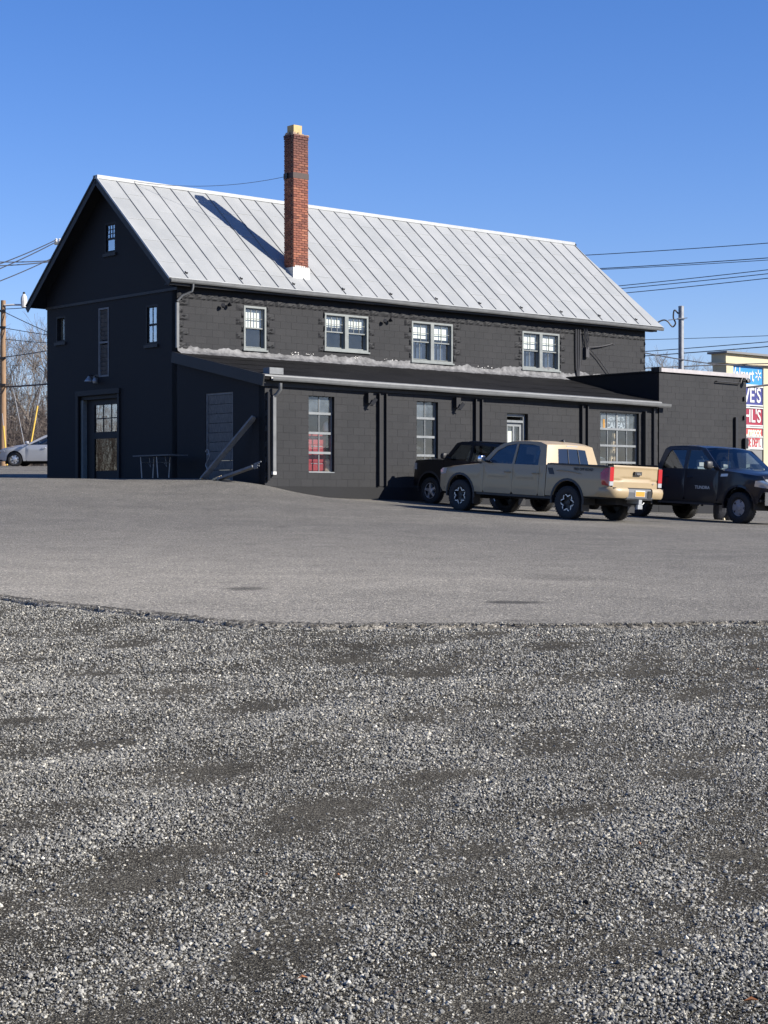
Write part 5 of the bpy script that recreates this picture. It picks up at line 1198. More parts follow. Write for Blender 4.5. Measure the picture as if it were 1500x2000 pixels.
# --- black sport utility vehicle behind the tan pickup
def suv_extra(root, M, S, paint):
    yb = S(-.80,1.0)
    m = MB(); m.grid(lambda u, v: (-.86+.03*v+.05*abs(2*u-1)**4, yb*(2*u-1), .62+.62*v), 10, 4).build('tailgate', paint, root, M, smooth=50)
    MB().prism([(-.80,.42),(-.98,.44),(-1.0,.62),(-.82,.68)], -yb-.02, yb+.02).build('rear_bumper', K['plastic'], root, M)
    for s in (1, -1):
        link('tail_light', shell([[(-.86,.95),(-.74,.95),(-.74,1.22),(-.86,1.22)]], S, -.012, .05, s), K['lens_red'], root, M)
        y = S(1,1.7)-.07; MB().tube([(-.5,s*y,1.74),(-.42,s*y,1.765),(1.3,s*y,1.765),(1.4,s*y,1.74)], .018, 6).build('roof_rail', K['plastic'], root, M)
    MB().lathe([(0,.05),(.02,.045),(.03,0)], 12).build('indicator', K['lens_clear'], root, M @ T(3.38,-.82,1.02) @ Matrix.Rotation(R(90),4,'Y'))
hJ = math.pi - R(48.5); q = at(843,983.5,49.3); hv = Vector((math.cos(hJ), math.sin(hJ))); lv = Vector((-hv.y, hv.x))
suv = dict(name='black_suv', label='boxy black sport utility vehicle half hidden behind the tan pickup', cat='suv', paint='black_paint',
    wb=2.68, W=1.84, tyre=.37, track=1.55, tw=.235, rim='five', rim_r=.24, belt=1.22, roof=1.78, tumble=.20, xr=-.88, xf=3.430, front_r=.6, front_in=.10, rear_r=.3, rear_in=.05,
    pos=Vector((q.x,q.y)) - hv*2.68 - lv*.775, head=hJ, floor=.46, arch=.45, flare='plastic', glass='glass_dark',
    panels=[
      ('rear_quarter', [(-.86,.52),(-.46,.50)] + arc(0,.40,.445,166,30,12) + [(.45,.62),(.45,1.23),(-.86,1.23)], 'paint', 0),
      ('rear_door', [(.46,.64),(.51,.44),(1.20-g_,.44),(1.20-g_,1.23),(.46,1.23)], 'paint', 0), ('front_door', poly_door(1.20, 2.18-g_, .44, 1.23), 'paint', 0),
      ('front_fender', [(2.18,.44),(2.22,.44)] + arc(2.68,.40,.445,170,8,12) + [(3.19,.46),(3.390,.48),(3.430,.62),(3.410,1.12),(3.330,1.18),(2.18,1.22)], 'paint', 0)],
    pillars=[[(-.86,1.23),(-.62,1.23),(-.55,1.64),(1.66,1.66),(2.02,1.23),(2.18,1.22),(1.80,1.70),(1.62,1.745),(-.66,1.735),(-.80,1.68)], [(.42,1.23),(.50,1.23),(.48,1.66),(.40,1.66)], [(1.14,1.23),(1.22,1.23),(1.20,1.66),(1.12,1.66)]],
    side_glass=[[(-.64,1.22),(.44,1.22),(.42,1.67),(-.56,1.66)], [(.48,1.22),(1.16,1.22),(1.14,1.67),(.46,1.67)], [(1.20,1.22),(2.04,1.22),(1.68,1.67),(1.18,1.67)]],
    outline=[(-.84,.57),(-.46,.54)] + arc(0,.39,.47,160,20,10) + [(.5,.5),(2.18,.5)] + arc(2.68,.39,.47,160,20,10) + [(3.24,.52),(3.370,.57),(3.350,1.1),(2.2,1.17),(-.84,1.17)],
    hood=[(2.20,1.225),(2.7,1.215),(3.210,1.18),(3.410,1.13)], hood_crown=.05, nose_bow=.08, roofline=[(-.80,1.685),(-.66,1.74),(.5,1.758),(1.62,1.745),(1.79,1.70)], windscreen=[(2.20,1.225),(1.79,1.70)], ws_bow=.08, rear_glass=[(-.85,1.23),(-.79,1.69)],
    front=(.46,.68,.90,1.14), grille='chrome', bumper='plastic', lamp=[(3.270,.92),(3.420,.92),(3.415,1.09),(3.290,1.10)], mirror=(1.96,1.27), mirror_size=(.09,.08), handles=[(.62,1.04),(1.36,1.04)],
    seats=[(1.3,.36),(1.3,-.36),(.4,.36),(.4,-.36)], wheel_at=(1.75,.36,1.12), extra=[suv_extra])
vehicle(suv)
# --- silver saloon on the road behind, left
def car_extra(root, M, S, paint):
    yb = S(-.95,.8)
    m = MB(); m.grid(lambda u, v: (-.30-.66*v, (S(-.3-.66*v,.98)-.01)*(2*u-1), 1.06-.08*v*v+.02*(1-(2*u-1)**2)), 10, 5).build('boot_lid', paint, root, M, smooth=50)
    m = MB(); m.grid(lambda u, v: (-1.0+.06*abs(2*u-1)**4, yb*(2*u-1), .36+.62*v), 10, 4).build('rear_bumper', paint, root, M, smooth=50)
    for s in (1, -1): link('tail_light', shell([[(-1.0,.76),(-.75,.80),(-.72,.93),(-1.0,.94)]], S, -.01, .04, s), K['lens_red'], root, M)
    for s in (1, -1): link('side_indicator', shell([[(3.42,.60),(3.56,.58),(3.57,.63),(3.44,.65)]], S, -.012, .01, s), K['plate'], root, M)
q = at(30,911,80.5); hC = R(180-4)
hv = Vector((math.cos(hC), math.sin(hC))); lv = Vector((-hv.y, hv.x))
saloon = dict(name='silver_saloon_car', label='silver saloon car on the road behind the building, partly hidden by its gable', cat='car', paint='silver_paint',
    wb=2.775, W=1.82, tyre=.33, track=1.57, tw=.215, rim='cap', rim_r=.215, belt=.96, roof=1.47, tumble=.36, xr=-1.02, xf=3.74, front_r=.9, front_in=.26, rear_r=.5, rear_in=.10,
    pos=Vector((q.x,q.y)) - hv*2.775 - lv*.785, head=hC, floor=.24, arch=.375, flare=None, glass='glass_clear', crease=True,
    panels=[
      ('rear_quarter', [(-1.0,.34),(-.40,.30)] + arc(0,.33,.375,172,20,12) + [(.37,.5),(.37,.97),(-.30,1.04),(-.98,.95)], 'paint', 0),
      ('rear_door', [(.38,.50),(.42,.24),(1.22-g_,.24),(1.22-g_,.965),(.38,.965)], 'paint', 0), ('front_door', poly_door(1.22, 2.26-g_, .24, .965), 'paint', 0),
      ('front_fender', [(2.26,.24),(2.38,.24)] + arc(2.775,.33,.375,174,2,12) + [(3.18,.26),(3.60,.25),(3.72,.36),(3.73,.55),(3.60,.70),(3.2,.80),(2.6,.90),(2.26,.955)], 'paint', 0)],
    pillars=[[(-.42,1.03),(-.05,1.0),(.30,1.34),(.62,1.40),(1.15,1.39),(2.10,.965),(2.30,.95),(1.42,1.385),(1.1,1.435),(.5,1.44),(.20,1.385)], [(.60,.965),(.68,.965),(.66,1.41),(.60,1.41)], [(1.18,.965),(1.25,.965),(1.20,1.40),(1.13,1.40)]],
    side_glass=[[(-.05,.97),(.62,.96),(.62,1.41),(.32,1.35)], [(.66,.96),(1.20,.96),(1.16,1.40),(.66,1.41)], [(1.24,.96),(2.12,.96),(1.18,1.40)]],
    outline=[(-.95,.4),(-.4,.36)] + arc(0,.33,.40,165,15,10) + [(.45,.3),(2.35,.3)] + arc(2.775,.33,.40,165,15,10) + [(3.2,.32),(3.6,.35),(3.6,.62),(2.3,.90),(-.3,.98),(-.95,.9)],
    hood=[(2.28,.955),(2.8,.885),(3.3,.79),(3.62,.70)], hood_crown=.06, nose_bow=.30, roofline=[(.20,1.39),(.5,1.442),(.9,1.45),(1.1,1.437),(1.40,1.388)], windscreen=[(2.32,.95),(1.40,1.388)], rear_glass=[(-.42,1.03),(.20,1.39)],
    front=(.22,.50,.52,.70), grille='plastic', bumper='paint', lamp=[(3.22,.66),(3.60,.58),(3.68,.66),(3.30,.76)], mirror=(2.12,1.0), mirror_size=(.09,.07), mirror_mat='paint', handles=[(.52,.82),(1.42,.82)],
    seats=[(1.25,.36),(1.25,-.36),(.4,.36),(.4,-.36)], wheel_at=(1.75,.36,.92), extra=[car_extra])
vehicle(saloon)
# a second wheel of a parked car shows under the saloon's doors, nothing more of it

# ------------------------------------------------------------------ painted lines
def stripe(name, pts, w, label):
    m = MB(); n = 14; P = []
    for a, b in zip(pts, pts[1:]):
        for i in range(n): P.append(a.lerp(b, i/n))
    P.append(pts[-1]); side = (pts[-1]-pts[0]).normalized(); side = Vector((-side.y, side.x, 0))
    for p in P:
        for s in (-1, 1): q = p + side*(s*w/2); m.v.append((q.x, q.y, tz(q.x, q.y)+.006))
    m.f = [(2*i, 2*i+1, 2*i+3, 2*i+2) for i in range(len(P)-1)]
    return tag(m.build(name, K['stripe']), kind='structure')
def bpt(x, y): q = MBD @ Vector((x,y,0)); return Vector((q.x,q.y,0))
stripe('parking_line', [bpt(.75,-4.45), bpt(5.2,-5.6)], .07, '')
for x in (9.3, 12.4): stripe('parking_line', [bpt(x-.1,-4.6), bpt(x-.1,-9.6)], .09, '')
stripe('road_edge_line', [Vector((-34,77.5,0)), Vector((-6,78.5,0))], .16, '')

# ------------------------------------------------------------------ gravel
def noise2(x, y, seed, sc):
    rs = np.random.RandomState(seed); out = 0
    for o in range(4):
        for k in range(3):
            a = rs.rand()*2*np.pi; f = sc*2**o*(.7+.6*rs.rand()); p = rs.rand()*6.28
            out = out + np.sin((x*np.cos(a)+y*np.sin(a))*f+p)/(1.5**o)
    return out/5
rocks = bpy.data.collections.new('gravel_pieces')
for k in range(9):
    bm = bmesh.new(); bmesh.ops.create_icosphere(bm, subdivisions=1, radius=1.0); rr = random.Random(k+20)
    sc3 = Vector((rr.uniform(.8,1.25), rr.uniform(.6,.95), rr.uniform(.45,.8)))
    for v in bm.verts:
        v.co = Vector((v.co.x*sc3.x, v.co.y*sc3.y, v.co.z*sc3.z)) * rr.uniform(.72,1.2)
    for j in range(3):                                      # knock flat facets off, as crushing does
        nrm = Vector((rr.gauss(0,1), rr.gauss(0,1), rr.gauss(0,1))).normalized(); lim = rr.uniform(.38,.62)
        for v in bm.verts:
            d = v.co.dot(nrm)
            if d > lim: v.co -= nrm*(d-lim)
    me = bpy.data.meshes.new('gravel_piece'); bm.to_mesh(me); bm.free(); me.materials.append(K['stone'])
    rocks.objects.link(bpy.data.objects.new('gravel_piece_%d' % k, me))
rs = np.random.RandomState(5)
pts = []
for y0, y1, dens in ((3.6,6.5,9000),(6.5,9.5,6600),(9.5,13,4000),(13,20.5,2300)):
    w1 = .25*y1+2.6; n = int(dens*(y1-y0)*2*w1); x = rs.uniform(-w1,w1,n); y = rs.uniform(y0,y1,n)
    keep = (np.abs(x) < .25*y+2.6) & (y < edge_y(x) + .03)
    x, y = x[keep], y[keep]
    nz2 = .55*noise2(x, y*1.2, 3, 1.6) + .85*noise2(x*.75, y*1.15, 8, 5.5) + .35*np.clip((y-11)/6, -.6, .6)
    pr_ = np.clip(.72 + .95*nz2, .15, 1.0); k2 = rs.rand(len(x)) < pr_; x, y, nz2 = x[k2], y[k2], nz2[k2]
    base = np.exp(rs.normal(0,.36,len(x)))*(.0053 if y0 < 9 else .0068); base *= np.clip(1.0 + .30*nz2, .6, 1.3)
    base = np.where(rs.rand(len(x)) < .004, base*1.8, base); base = np.clip(base, .0022, .0135)
    pts.append(np.stack([x, y, base], 1))
for y0, y1, dens in ((3.6,5.6,6500),(5.6,8,4600),(8,11.5,3000)):
    w1 = .30*y1+1.6; n = int(dens*(y1-y0)*2*w1); x = rs.uniform(-w1,w1,n); y = rs.uniform(y0,y1,n); keep = np.abs(x) < .25*y+1.6
    pts.append(np.stack([x[keep], y[keep], np.clip(np.exp(rs.normal(0,.35,keep.sum()))*(.0026 if y0 < 5 else .0034 if y0 < 8 else .0045), .0014, .0075)], 1))
n = 900; x = rs.uniform(-7,7,n); y = edge_y(x) + np.abs(rs.normal(0,.5,n)) + .05; pts.append(np.stack([x, y, np.exp(rs.normal(0,.4,n))*.005], 1))   # chips kicked onto the paving
# crumbs along the broken asphalt edge
n = 5000; x = rs.uniform(-7,7,n); y = edge_y(x) + rs.normal(-.09,.05,n); pts.append(np.stack([x, y, np.exp(rs.normal(0,.4,n))*.0085], 1))
pts = np.concatenate(pts); gzs = np.where(pts[:,1] < edge_y(pts[:,0]), terrain(pts[:,0], pts[:,1]) - .045 + gravel_relief(pts[:,0], pts[:,1]), terrain(pts[:,0], pts[:,1]) - .004) + pts[:,2]*rs.uniform(.0,.75,len(pts))
pm = bpy.data.meshes.new('gravel'); pm.vertices.add(len(pts)); pm.vertices.foreach_set('co', np.stack([pts[:,0], pts[:,1], gzs], 1).astype(np.float32).ravel())
at_ = pm.attributes.new('scl', 'FLOAT', 'POINT'); at_.data.foreach_set('value', pts[:,2].astype(np.float32))
at_ = pm.attributes.new('rot', 'FLOAT_VECTOR', 'POINT'); at_.data.foreach_set('vector', (rs.rand(len(pts),3)*np.array([.9,.9,6.28]) - np.array([.45,.45,0])).astype(np.float32).ravel())
at_ = pm.attributes.new('idx', 'INT', 'POINT'); at_.data.foreach_set('value', rs.randint(0,9,len(pts)).astype(np.int32))
pm.materials.append(K['stone'])
grv = tag(link('gravel', pm, None), 'loose grey crushed stone spread over the foreground', 'gravel', kind='stuff')
ng = bpy.data.node_groups.new('scatter_gravel', 'GeometryNodeTree')
ng.interface.new_socket('Geometry', in_out='INPUT', socket_type='NodeSocketGeometry'); ng.interface.new_socket('Geometry', in_out='OUTPUT', socket_type='NodeSocketGeometry')
gi = ng.nodes.new('NodeGroupInput'); go = ng.nodes.new('NodeGroupOutput'); ip = ng.nodes.new('GeometryNodeInstanceOnPoints')
ci = ng.nodes.new('GeometryNodeCollectionInfo'); ci.inputs['Collection'].default_value = rocks; ci.inputs['Separate Children'].default_value = True; ci.inputs['Reset Children'].default_value = True
def na_(nm, t): a = ng.nodes.new('GeometryNodeInputNamedAttribute'); a.data_type = t; a.inputs[0].default_value = nm; return [o for o in a.outputs if o.enabled][0]
ng.links.new(gi.outputs[0], ip.inputs['Points']); ng.links.new(ci.outputs[0], ip.inputs['Instance']); ip.inputs['Pick Instance'].default_value = True
ng.links.new(na_('idx','INT'), ip.inputs['Instance Index']); ng.links.new(na_('rot','FLOAT_VECTOR'), ip.inputs['Rotation']); ng.links.new(na_('scl','FLOAT'), ip.inputs['Scale'])
ng.links.new(ip.outputs[0], go.inputs[0]); md = grv.modifiers.new('scatter', 'NODES'); md.node_group = ng
print('stones', len(pts))
# a few fallen leaves
m = MB(); rr = random.Random(11)
for px, py in ((1360,1265),(1290,1330),(1417,1302),(1470,1262),(1480,1302),(1250,1640),(520,1700),(590,1905),(1468,1946),(780,1930),(660,1705),(1052,1237)):
    p = ground_hit(px, py); s = rr.uniform(.006,.014); a = rr.uniform(0,6.28); p.z -= .025; c, q = math.cos(a), math.sin(a)
    m.add([(p.x-c*s*1.6,p.y-q*s*1.6,p.z),(p.x+q*s*.6,p.y-c*s*.6,p.z+.008),(p.x+c*s*1.6,p.y+q*s*1.6,p.z+.004),(p.x-q*s*.6,p.y+c*s*.6,p.z+.012)], [(0,1,2,3)])
tag(m.build('fallen_leaves', K['leaf']), 'scattered small orange dead leaves on the gravel', 'leaves', kind='stuff')

# ------------------------------------------------------------------ bare trees
def bare_tree(base, h, seed, spread=.5, levels=5, r0=.16, twig=.010):
    rr = random.Random(seed); tr = MB(); cr = MB()
    def grow(p, d, L, r, lv):
        n = 4; pts_ = [p.copy()]; rsd = [r]
        for i in range(n):
            d = (d + Vector((rr.gauss(0,.11), rr.gauss(0,.11), rr.gauss(.04,.06)))).normalized(); p = p + d*(L/n); pts_.append(p.copy()); rsd.append(max(twig*.6, r*(1-.45*(i+1)/n)))
        (tr if lv == 0 else cr).tube(pts_, rsd, 6 if lv < 2 else 3, cap=False)
        if lv >= levels: return
        kids = 3 if lv < 2 else rr.choice((2,3,3))
        for k in range(kids + (2 if lv == 0 else 1)):
            i = rr.randint(2, n) if k else n; q = pts_[i]; ax = Vector((rr.gauss(0,1), rr.gauss(0,1), rr.gauss(0,.4))).normalized()
            nd = (d*(1.0) + ax*spread*(.6+.7*rr.random())).normalized(); grow(q, nd, L*rr.uniform(.58,.82), max(twig*.6, rsd[i]*rr.uniform(.55,.78)), lv+1)
    grow(Vector((0,0,-.1)), Vector((rr.gauss(0,.05), rr.gauss(0,.05), 1)).normalized(), h*.33, r0, 0)
    return tr, cr
def plant_tree(px, d, top_py, label, seed, r0=.15, spread=.5, levels=5):
    x = (px-CXP)/FPX*d; z0 = tz(x, d); h = (HYP-top_py)/FPX*d + EYE - z0
    t = empty('bare_tree', T(x,d,z0), label, 'tree', 'leafless trees behind the building'); a, b = bare_tree(None, h, seed, spread, levels, r0)
    mz = max(v[2] for v in b.v); k = h/mz; Mt = T(x,d,z0) @ Matrix.Diagonal((k,k,k,1))
    a.build('trunk', K['bark'], t, Mt, smooth=60); b.build('crown', K['bark'], t, Mt)
for px, d, tp_, lb, sd_ in ((58,104,600,'forked leafless tree behind the silver car, left of the gable corner',3),(84,98,585,'tall leafless tree right beside the gable corner',8),(28,112,625,'slim leafless tree just right of the wooden utility pole',5),(-26,106,610,'leafless tree left of the wooden utility pole',12),(130,110,610,'leafless tree mostly hidden behind the gable',14)):
    plant_tree(px, d, tp_, lb, sd_, .17)
for px, d, tp_, lb, sd_ in ((1300,116,668,'wispy leafless treetop left of the steel pole, above the flat block',21),(1392,122,680,'wispy leafless treetop between steel pole and pylon sign',23),(1240,118,690,'leafless tree hidden behind the far end of the hall',27)):
    plant_tree(px, d, tp_, lb, sd_, .12, .5, 5)
# thicket of brush behind the road on the left, too dense to count
m = MB(); rr = random.Random(31)
def brush(n, xr_, yr_, hr):
    for k in range(n):
        x = rr.uniform(*xr_); y = rr.uniform(*yr_); p = Vector((x,y,tz(x,y)-.1)); d = Vector((rr.gauss(0,.18), rr.gauss(0,.18), 1)).normalized(); L = rr.uniform(*hr)*rr.uniform(.5,1)
        q1 = p+d*L*.5+Vector((rr.gauss(0,.1),rr.gauss(0,.1),0)); q2 = p+d*L+Vector((rr.gauss(0,.35),rr.gauss(0,.35),0)); r = rr.uniform(.010,.026)
        m.tube([p,q1,q2], [r,r*.7,r*.25], 3, cap=False)
        for j in range(5):
            t = rr.uniform(.2,.95); b = p.lerp(q2, t); e = Vector((rr.gauss(0,1), rr.gauss(0,1), abs(rr.gauss(.5,.6)))).normalized(); l = L*rr.uniform(.15,.4)
            m.tube([b,b+e*l*.5+Vector((0,0,.05)),b+e*l], [r*.5,r*.35,r*.15], 3, cap=False)
brush(2600, (-31,-16), (97,125), (3.0,7.5)); brush(1500, (-31,-16), (96,104), (1.2,3.2))
brush(1500, (-75,-42), (58,92), (4,9))
tag(m.build('brush_thicket', K['twig']), 'tangled brown winter brush along the road behind the silver car', 'brush', kind='stuff')
m = MB(); rr = random.Random(77)
for k in range(5200):
    x = rr.uniform(-60,-14); y = rr.uniform(112,128); z = tz(x,y)+rr.uniform(0,3.6)*rr.random(); s = rr.uniform(.15,.5); a = rr.uniform(0,3.14); c, q = math.cos(a)*s, math.sin(a)*s
    m.add([(x-c,y-q,z),(x+c,y+q,z+rr.uniform(-.3,.3)),(x+rr.gauss(0,.2),y,z+s*1.6)], [(0,1,2)])
tag(m.build('leaf_litter_bank', K['twig']), 'dark brown undergrowth massed at the back of the brush', 'undergrowth', kind='stuff')

# ------------------------------------------------------------------ poles and wires
def wire_(name, pts, r, label, sag=0., parent=None, group='overhead wires'):
    P = []
    for a, b in zip(pts, pts[1:]):
        for i in range(14): t = i/14; q = a.lerp(b, t); q.z -= sag*4*t*(1-t); P.append(q)
    P.append(pts[-1]); M = T(*P[0]); L = [p - P[0] for p in P]
    o = MB().tube(L, r, 5).build(name, K['wire'], None, M); return tag(o, label, 'wire', group)
PD = 86.; x = (6-CXP)/FPX*PD; zb_ = tz(x, PD)
up_ = empty('utility_pole', T(x,PD,zb_), 'brown wooden utility pole with white lamp arm at the left edge', 'utility pole')
ztop = at(6,587,PD).z; MB().tube([(0,0,-.3),(0,0,(ztop-zb_)*.5),(0.02,0,ztop-zb_)], [.17,.145,.115], 10).build('pole', K['pole'], up_, T(x,PD,zb_), smooth=60)
ha = at(6,597,PD).z - zb_; MB().tube([(.1,-.1,ha),(.5,-.15,ha+.02),(.9,-.2,ha+.01)], .05, 6).build('lamp_arm', K['white'], up_, T(x,PD,zb_))
MB().lathe([(-.18,.05),(-.15,.13),(.15,.16),(.3,.15),(.42,.10),(.5,.04)], 10).build('lamp_head', K['white'], up_, T(x+1.05,PD-.2,zb_+ha+.05))
MB().lathe([(0,.06),(.08,.06),(.1,.03)], 8).build('lamp_sensor', K['black_metal'], up_, T(x+1.05,PD-.2,zb_+ha+.53))
for k, py in enumerate((608,640,700,752)): MB().box(-.16,.16,-.2,-.1,at(6,py,PD).z-zb_-.05,at(6,py,PD).z-zb_+.05).build('cable_bracket', K['black_metal'], up_, T(x,PD,zb_))
def guy(a, b, gfrom, label, r=.014):
    t = empty('guy_wire', Matrix.Translation(b), label, 'guy wire', 'guy wires'); MB().tube([a-b, Vector((0,0,0))], r, 5).build('strand', K['steel'], t, Matrix.Translation(b))
    MB().tube([(a-b)*gfrom, (a-b)*.004], .04, 8).build('yellow_guard', K['yellow'], t, Matrix.Translation(b))
def gpt(px, d): xx = (px-CXP)/FPX*d; return Vector((xx, d, tz(xx, d)))
guy(at(26,760,90), gpt(56,88), .26, 'thin guy wire sloping left with a short yellow guard, behind the silver car')
guy(at(84,735,91), gpt(53,88), .66, 'guy wire sloping right with the long yellow guard, behind the silver car')
guy(at(4,800,86), gpt(14,84), .7, 'short yellow-guarded guy wire beside the wooden utility pole')
# pole hidden behind the gable whose top hardware shows over the roof edge
PD2 = 74.; x2 = (114-CXP)/FPX*PD2; zb2 = tz(x2, PD2)
p2 = empty('utility_pole', T(x2,PD2,zb2), 'utility pole hidden behind the gable, white insulators showing at the roof edge', 'utility pole')
zt2 = at(114,468,PD2).z; MB().tube([(.45,0,-.3),(.45,0,zt2-zb2-.2)], [.16,.12], 10).build('pole', K['pole'], p2, T(x2,PD2,zb2)); MB().box(-.15,1.3,-.06,.06,zt2-zb2-.22,zt2-zb2-.12).build('crossarm', K['wood_old'], p2, T(x2,PD2,zb2))
for dx in (-.08, .06, .9): MB().lathe([(0,.05),(.04,.07),(.08,.05),(.12,.06),(.16,.03)], 8).build('insulator', K['white'], p2, T(x2+dx,PD2,zt2-.12))
A = at(108,470,PD2)
wl = [((108,470),(-160,565),60,'upper of two wires falling left from the insulators at the roof edge'),((108,474),(-160,582),60,'lower of two wires falling left from the insulators at the roof edge'),
      ((118,508),(-160,500),66,'upper of the pair of level cables left of the gable roof'),((118,509),(-160,516),66,'lower of the pair of level cables left of the gable roof'),((112,500),(-160,602),64,'lowest wire sloping down left of the gable roof')]
for a, b, d, lb in wl: wire_('overhead_wire', [at(*a,PD2), at(*b,d)], .022, lb, .15)
for (a, da), (b, db), r, lb in ((((6,604),PD),((330,566),72),.018,'thin wire rising right from the wooden pole lamp arm'),(((6,608),PD),((230,700),82),.02,'wire falling right from the top of the wooden pole'),(((6,640),PD),((260,668),82),.018,'wire a little below the pole top, falling gently right'),
      (((6,662),PD),((260,672),84),.018,'nearly level wire at mid height right of the wooden pole'),(((6,698),PD),((300,640),76),.022,'wire rising right from the middle of the wooden pole'),(((6,756),PD),((300,722),80),.04,'thick sagging cable low on the wooden pole')):
    wire_('overhead_wire', [at(*a,da), at(*b,db)], r, lb, .12)
for a, b, r, lb in (((1000,506),(1800,450),.022,'topmost wire in the sky right of the silver roof'),((1000,533),(1800,480),.024,'second wire from the top right of the silver roof'),((1000,534),(1800,486),.018,'wire running just beneath the second wire right of the roof'),
      ((1000,578),(1800,490),.022,'upper wire of the close group of three over the steel pole'),((1000,582),(1800,500),.022,'middle wire of the close group of three over the steel pole'),((1000,592),(1800,508),.022,'lowest wire of the close group of three over the steel pole'),
      ((1000,668),(1800,642),.016,'thin level wire crossing the steel pole low down'),((1000,703),(1800,640),.022,'upper of two wavy cables just over the flat block'),((1000,711),(1800,650),.026,'lower of two wavy cables just over the flat block')):
    wire_('overhead_wire', [at(*a,84), at(*b,72)], r*.8, lb, .1)
MV = lambda v: MBD @ v
s0 = MV(Vector((cx0+.5,-.1,5.35))); wire_('service_cable', [s0, at(1195,672,62), at(1262,690,64), at(1402,712,72), at(1700,718,90)], .022, 'black service cable swinging from the hall wall over the flat block', .03)
wire_('service_cable', [MV(Vector((20.5,-4.05,3.95))), at(1700,728,66)], .035, 'thick dark cable leaving the right corner of the flat block')
wire_('service_cable', [at(1150,724,70), at(1420,712,74), at(1700,705,78)], .024, 'black cable just above the white coping')
# steel pole
SD = 68.; xs_ = (1330-CXP)/FPX*SD; zs_ = tz(xs_, SD)
sp_ = empty('steel_pole', T(xs_,SD,zs_), 'grey steel service pole standing behind the flat-roofed block', 'pole')
zt_ = at(1330,600,SD).z-zs_; MB().tube([(0,0,-.2),(0,0,zt_)], .105, 14).build('shaft', K['steel'], sp_, T(xs_,SD,zs_), smooth=60)
MB().lathe([(0,.112),(.03,.112),(.05,.06),(.052,0)], 14).build('cap', K['steel'], sp_, T(xs_,SD,zs_+zt_)); MB().tube([(-.11,-.02,zt_-.25),(-.26,-.04,zt_-.12),(-.30,-.05,zt_-.4),(-.22,-.05,zt_-.62),(-.34,-.05,zt_-.75),(-.52,-.06,zt_-.55),(-.70,-.05,zt_-.5),(-1.0,-.1,zt_-.65)][:0] + smooth_pts([(-.11,-.02,zt_-.25),(-.26,-.04,zt_-.12),(-.30,-.05,zt_-.4),(-.22,-.05,zt_-.62),(-.34,-.05,zt_-.75),(-.52,-.06,zt_-.55),(-.70,-.05,zt_-.5),(-1.0,-.1,zt_-.65)]), .03, 6).build('drip_loop', K['wire'], sp_, T(xs_,SD,zs_), smooth=60)
MB().tube([(-.5,-.05,zt_-.50),(.22,-.12,zt_-.42)], .015, 5).box(-.13,.13,-.13,.13,zt_-.46,zt_-.42).build('clamp', K['steel'], sp_, T(xs_,SD,zs_))

# ------------------------------------------------------------------ pylon sign
GD = 112.; gx0 = (1419-CXP)/FPX*GD; gz0 = tz(gx0, GD)
SG = T(gx0,GD,EYE) @ Matrix.Rotation(YAW,4,'Z')           # u along the face, v inward, z over eye level
py_ = empty('pylon_sign', T(gx0,GD,gz0), 'tall cream shopping-centre pylon sign with coloured panels at the right edge', 'sign')
Zp = lambda py: (HYP-py)/FPX*GD
def upx(px): k = (px-CXP)/FPX; return (k*GD - gx0)/(e1.x - k*e1.y)   # place along the sign face of a picture column
u_end = upx(1491); ub = upx(1423)+.2; uw = u_end + .95; gb = gz0-EYE
MB().box(.0,.7,.02,1.1,gb-.2,Zp(705)).build('post', K['cream'], py_, SG); MB().box(uw-.9,uw,.02,1.1,gb-.2,Zp(705)).build('post', K['cream'], py_, SG)
hd_ = MB().box(-.1,uw+.1,-.02,1.12,Zp(706),Zp(690)).build('header', K['cream'], py_, SG); MB().box(-.3,uw+.3,-.25,1.3,Zp(690),Zp(686)).build('cap', K['sign_grey'], py_, SG); MB().box(-.3,uw+.3,-.18,1.25,Zp(709)-.02,Zp(706)-.002).build('moulding', K['cream'], py_, SG)
cols_ = [('sign_blue', 711, 748, 'Walmart', 'sign_white', 1.15), ('sign_navy', 752, 788, "LOWE'S", 'sign_white', 1.30), ('sign_maroon', 794, 828, "KOHL'S", 'sign_white', 1.15), ('sign_red', 833, 850, 'T.J.maxx', 'sign_pale', .78), ('sign_white', 852, 874, 'SHOE DEPT.', 'sign_red', .80)]
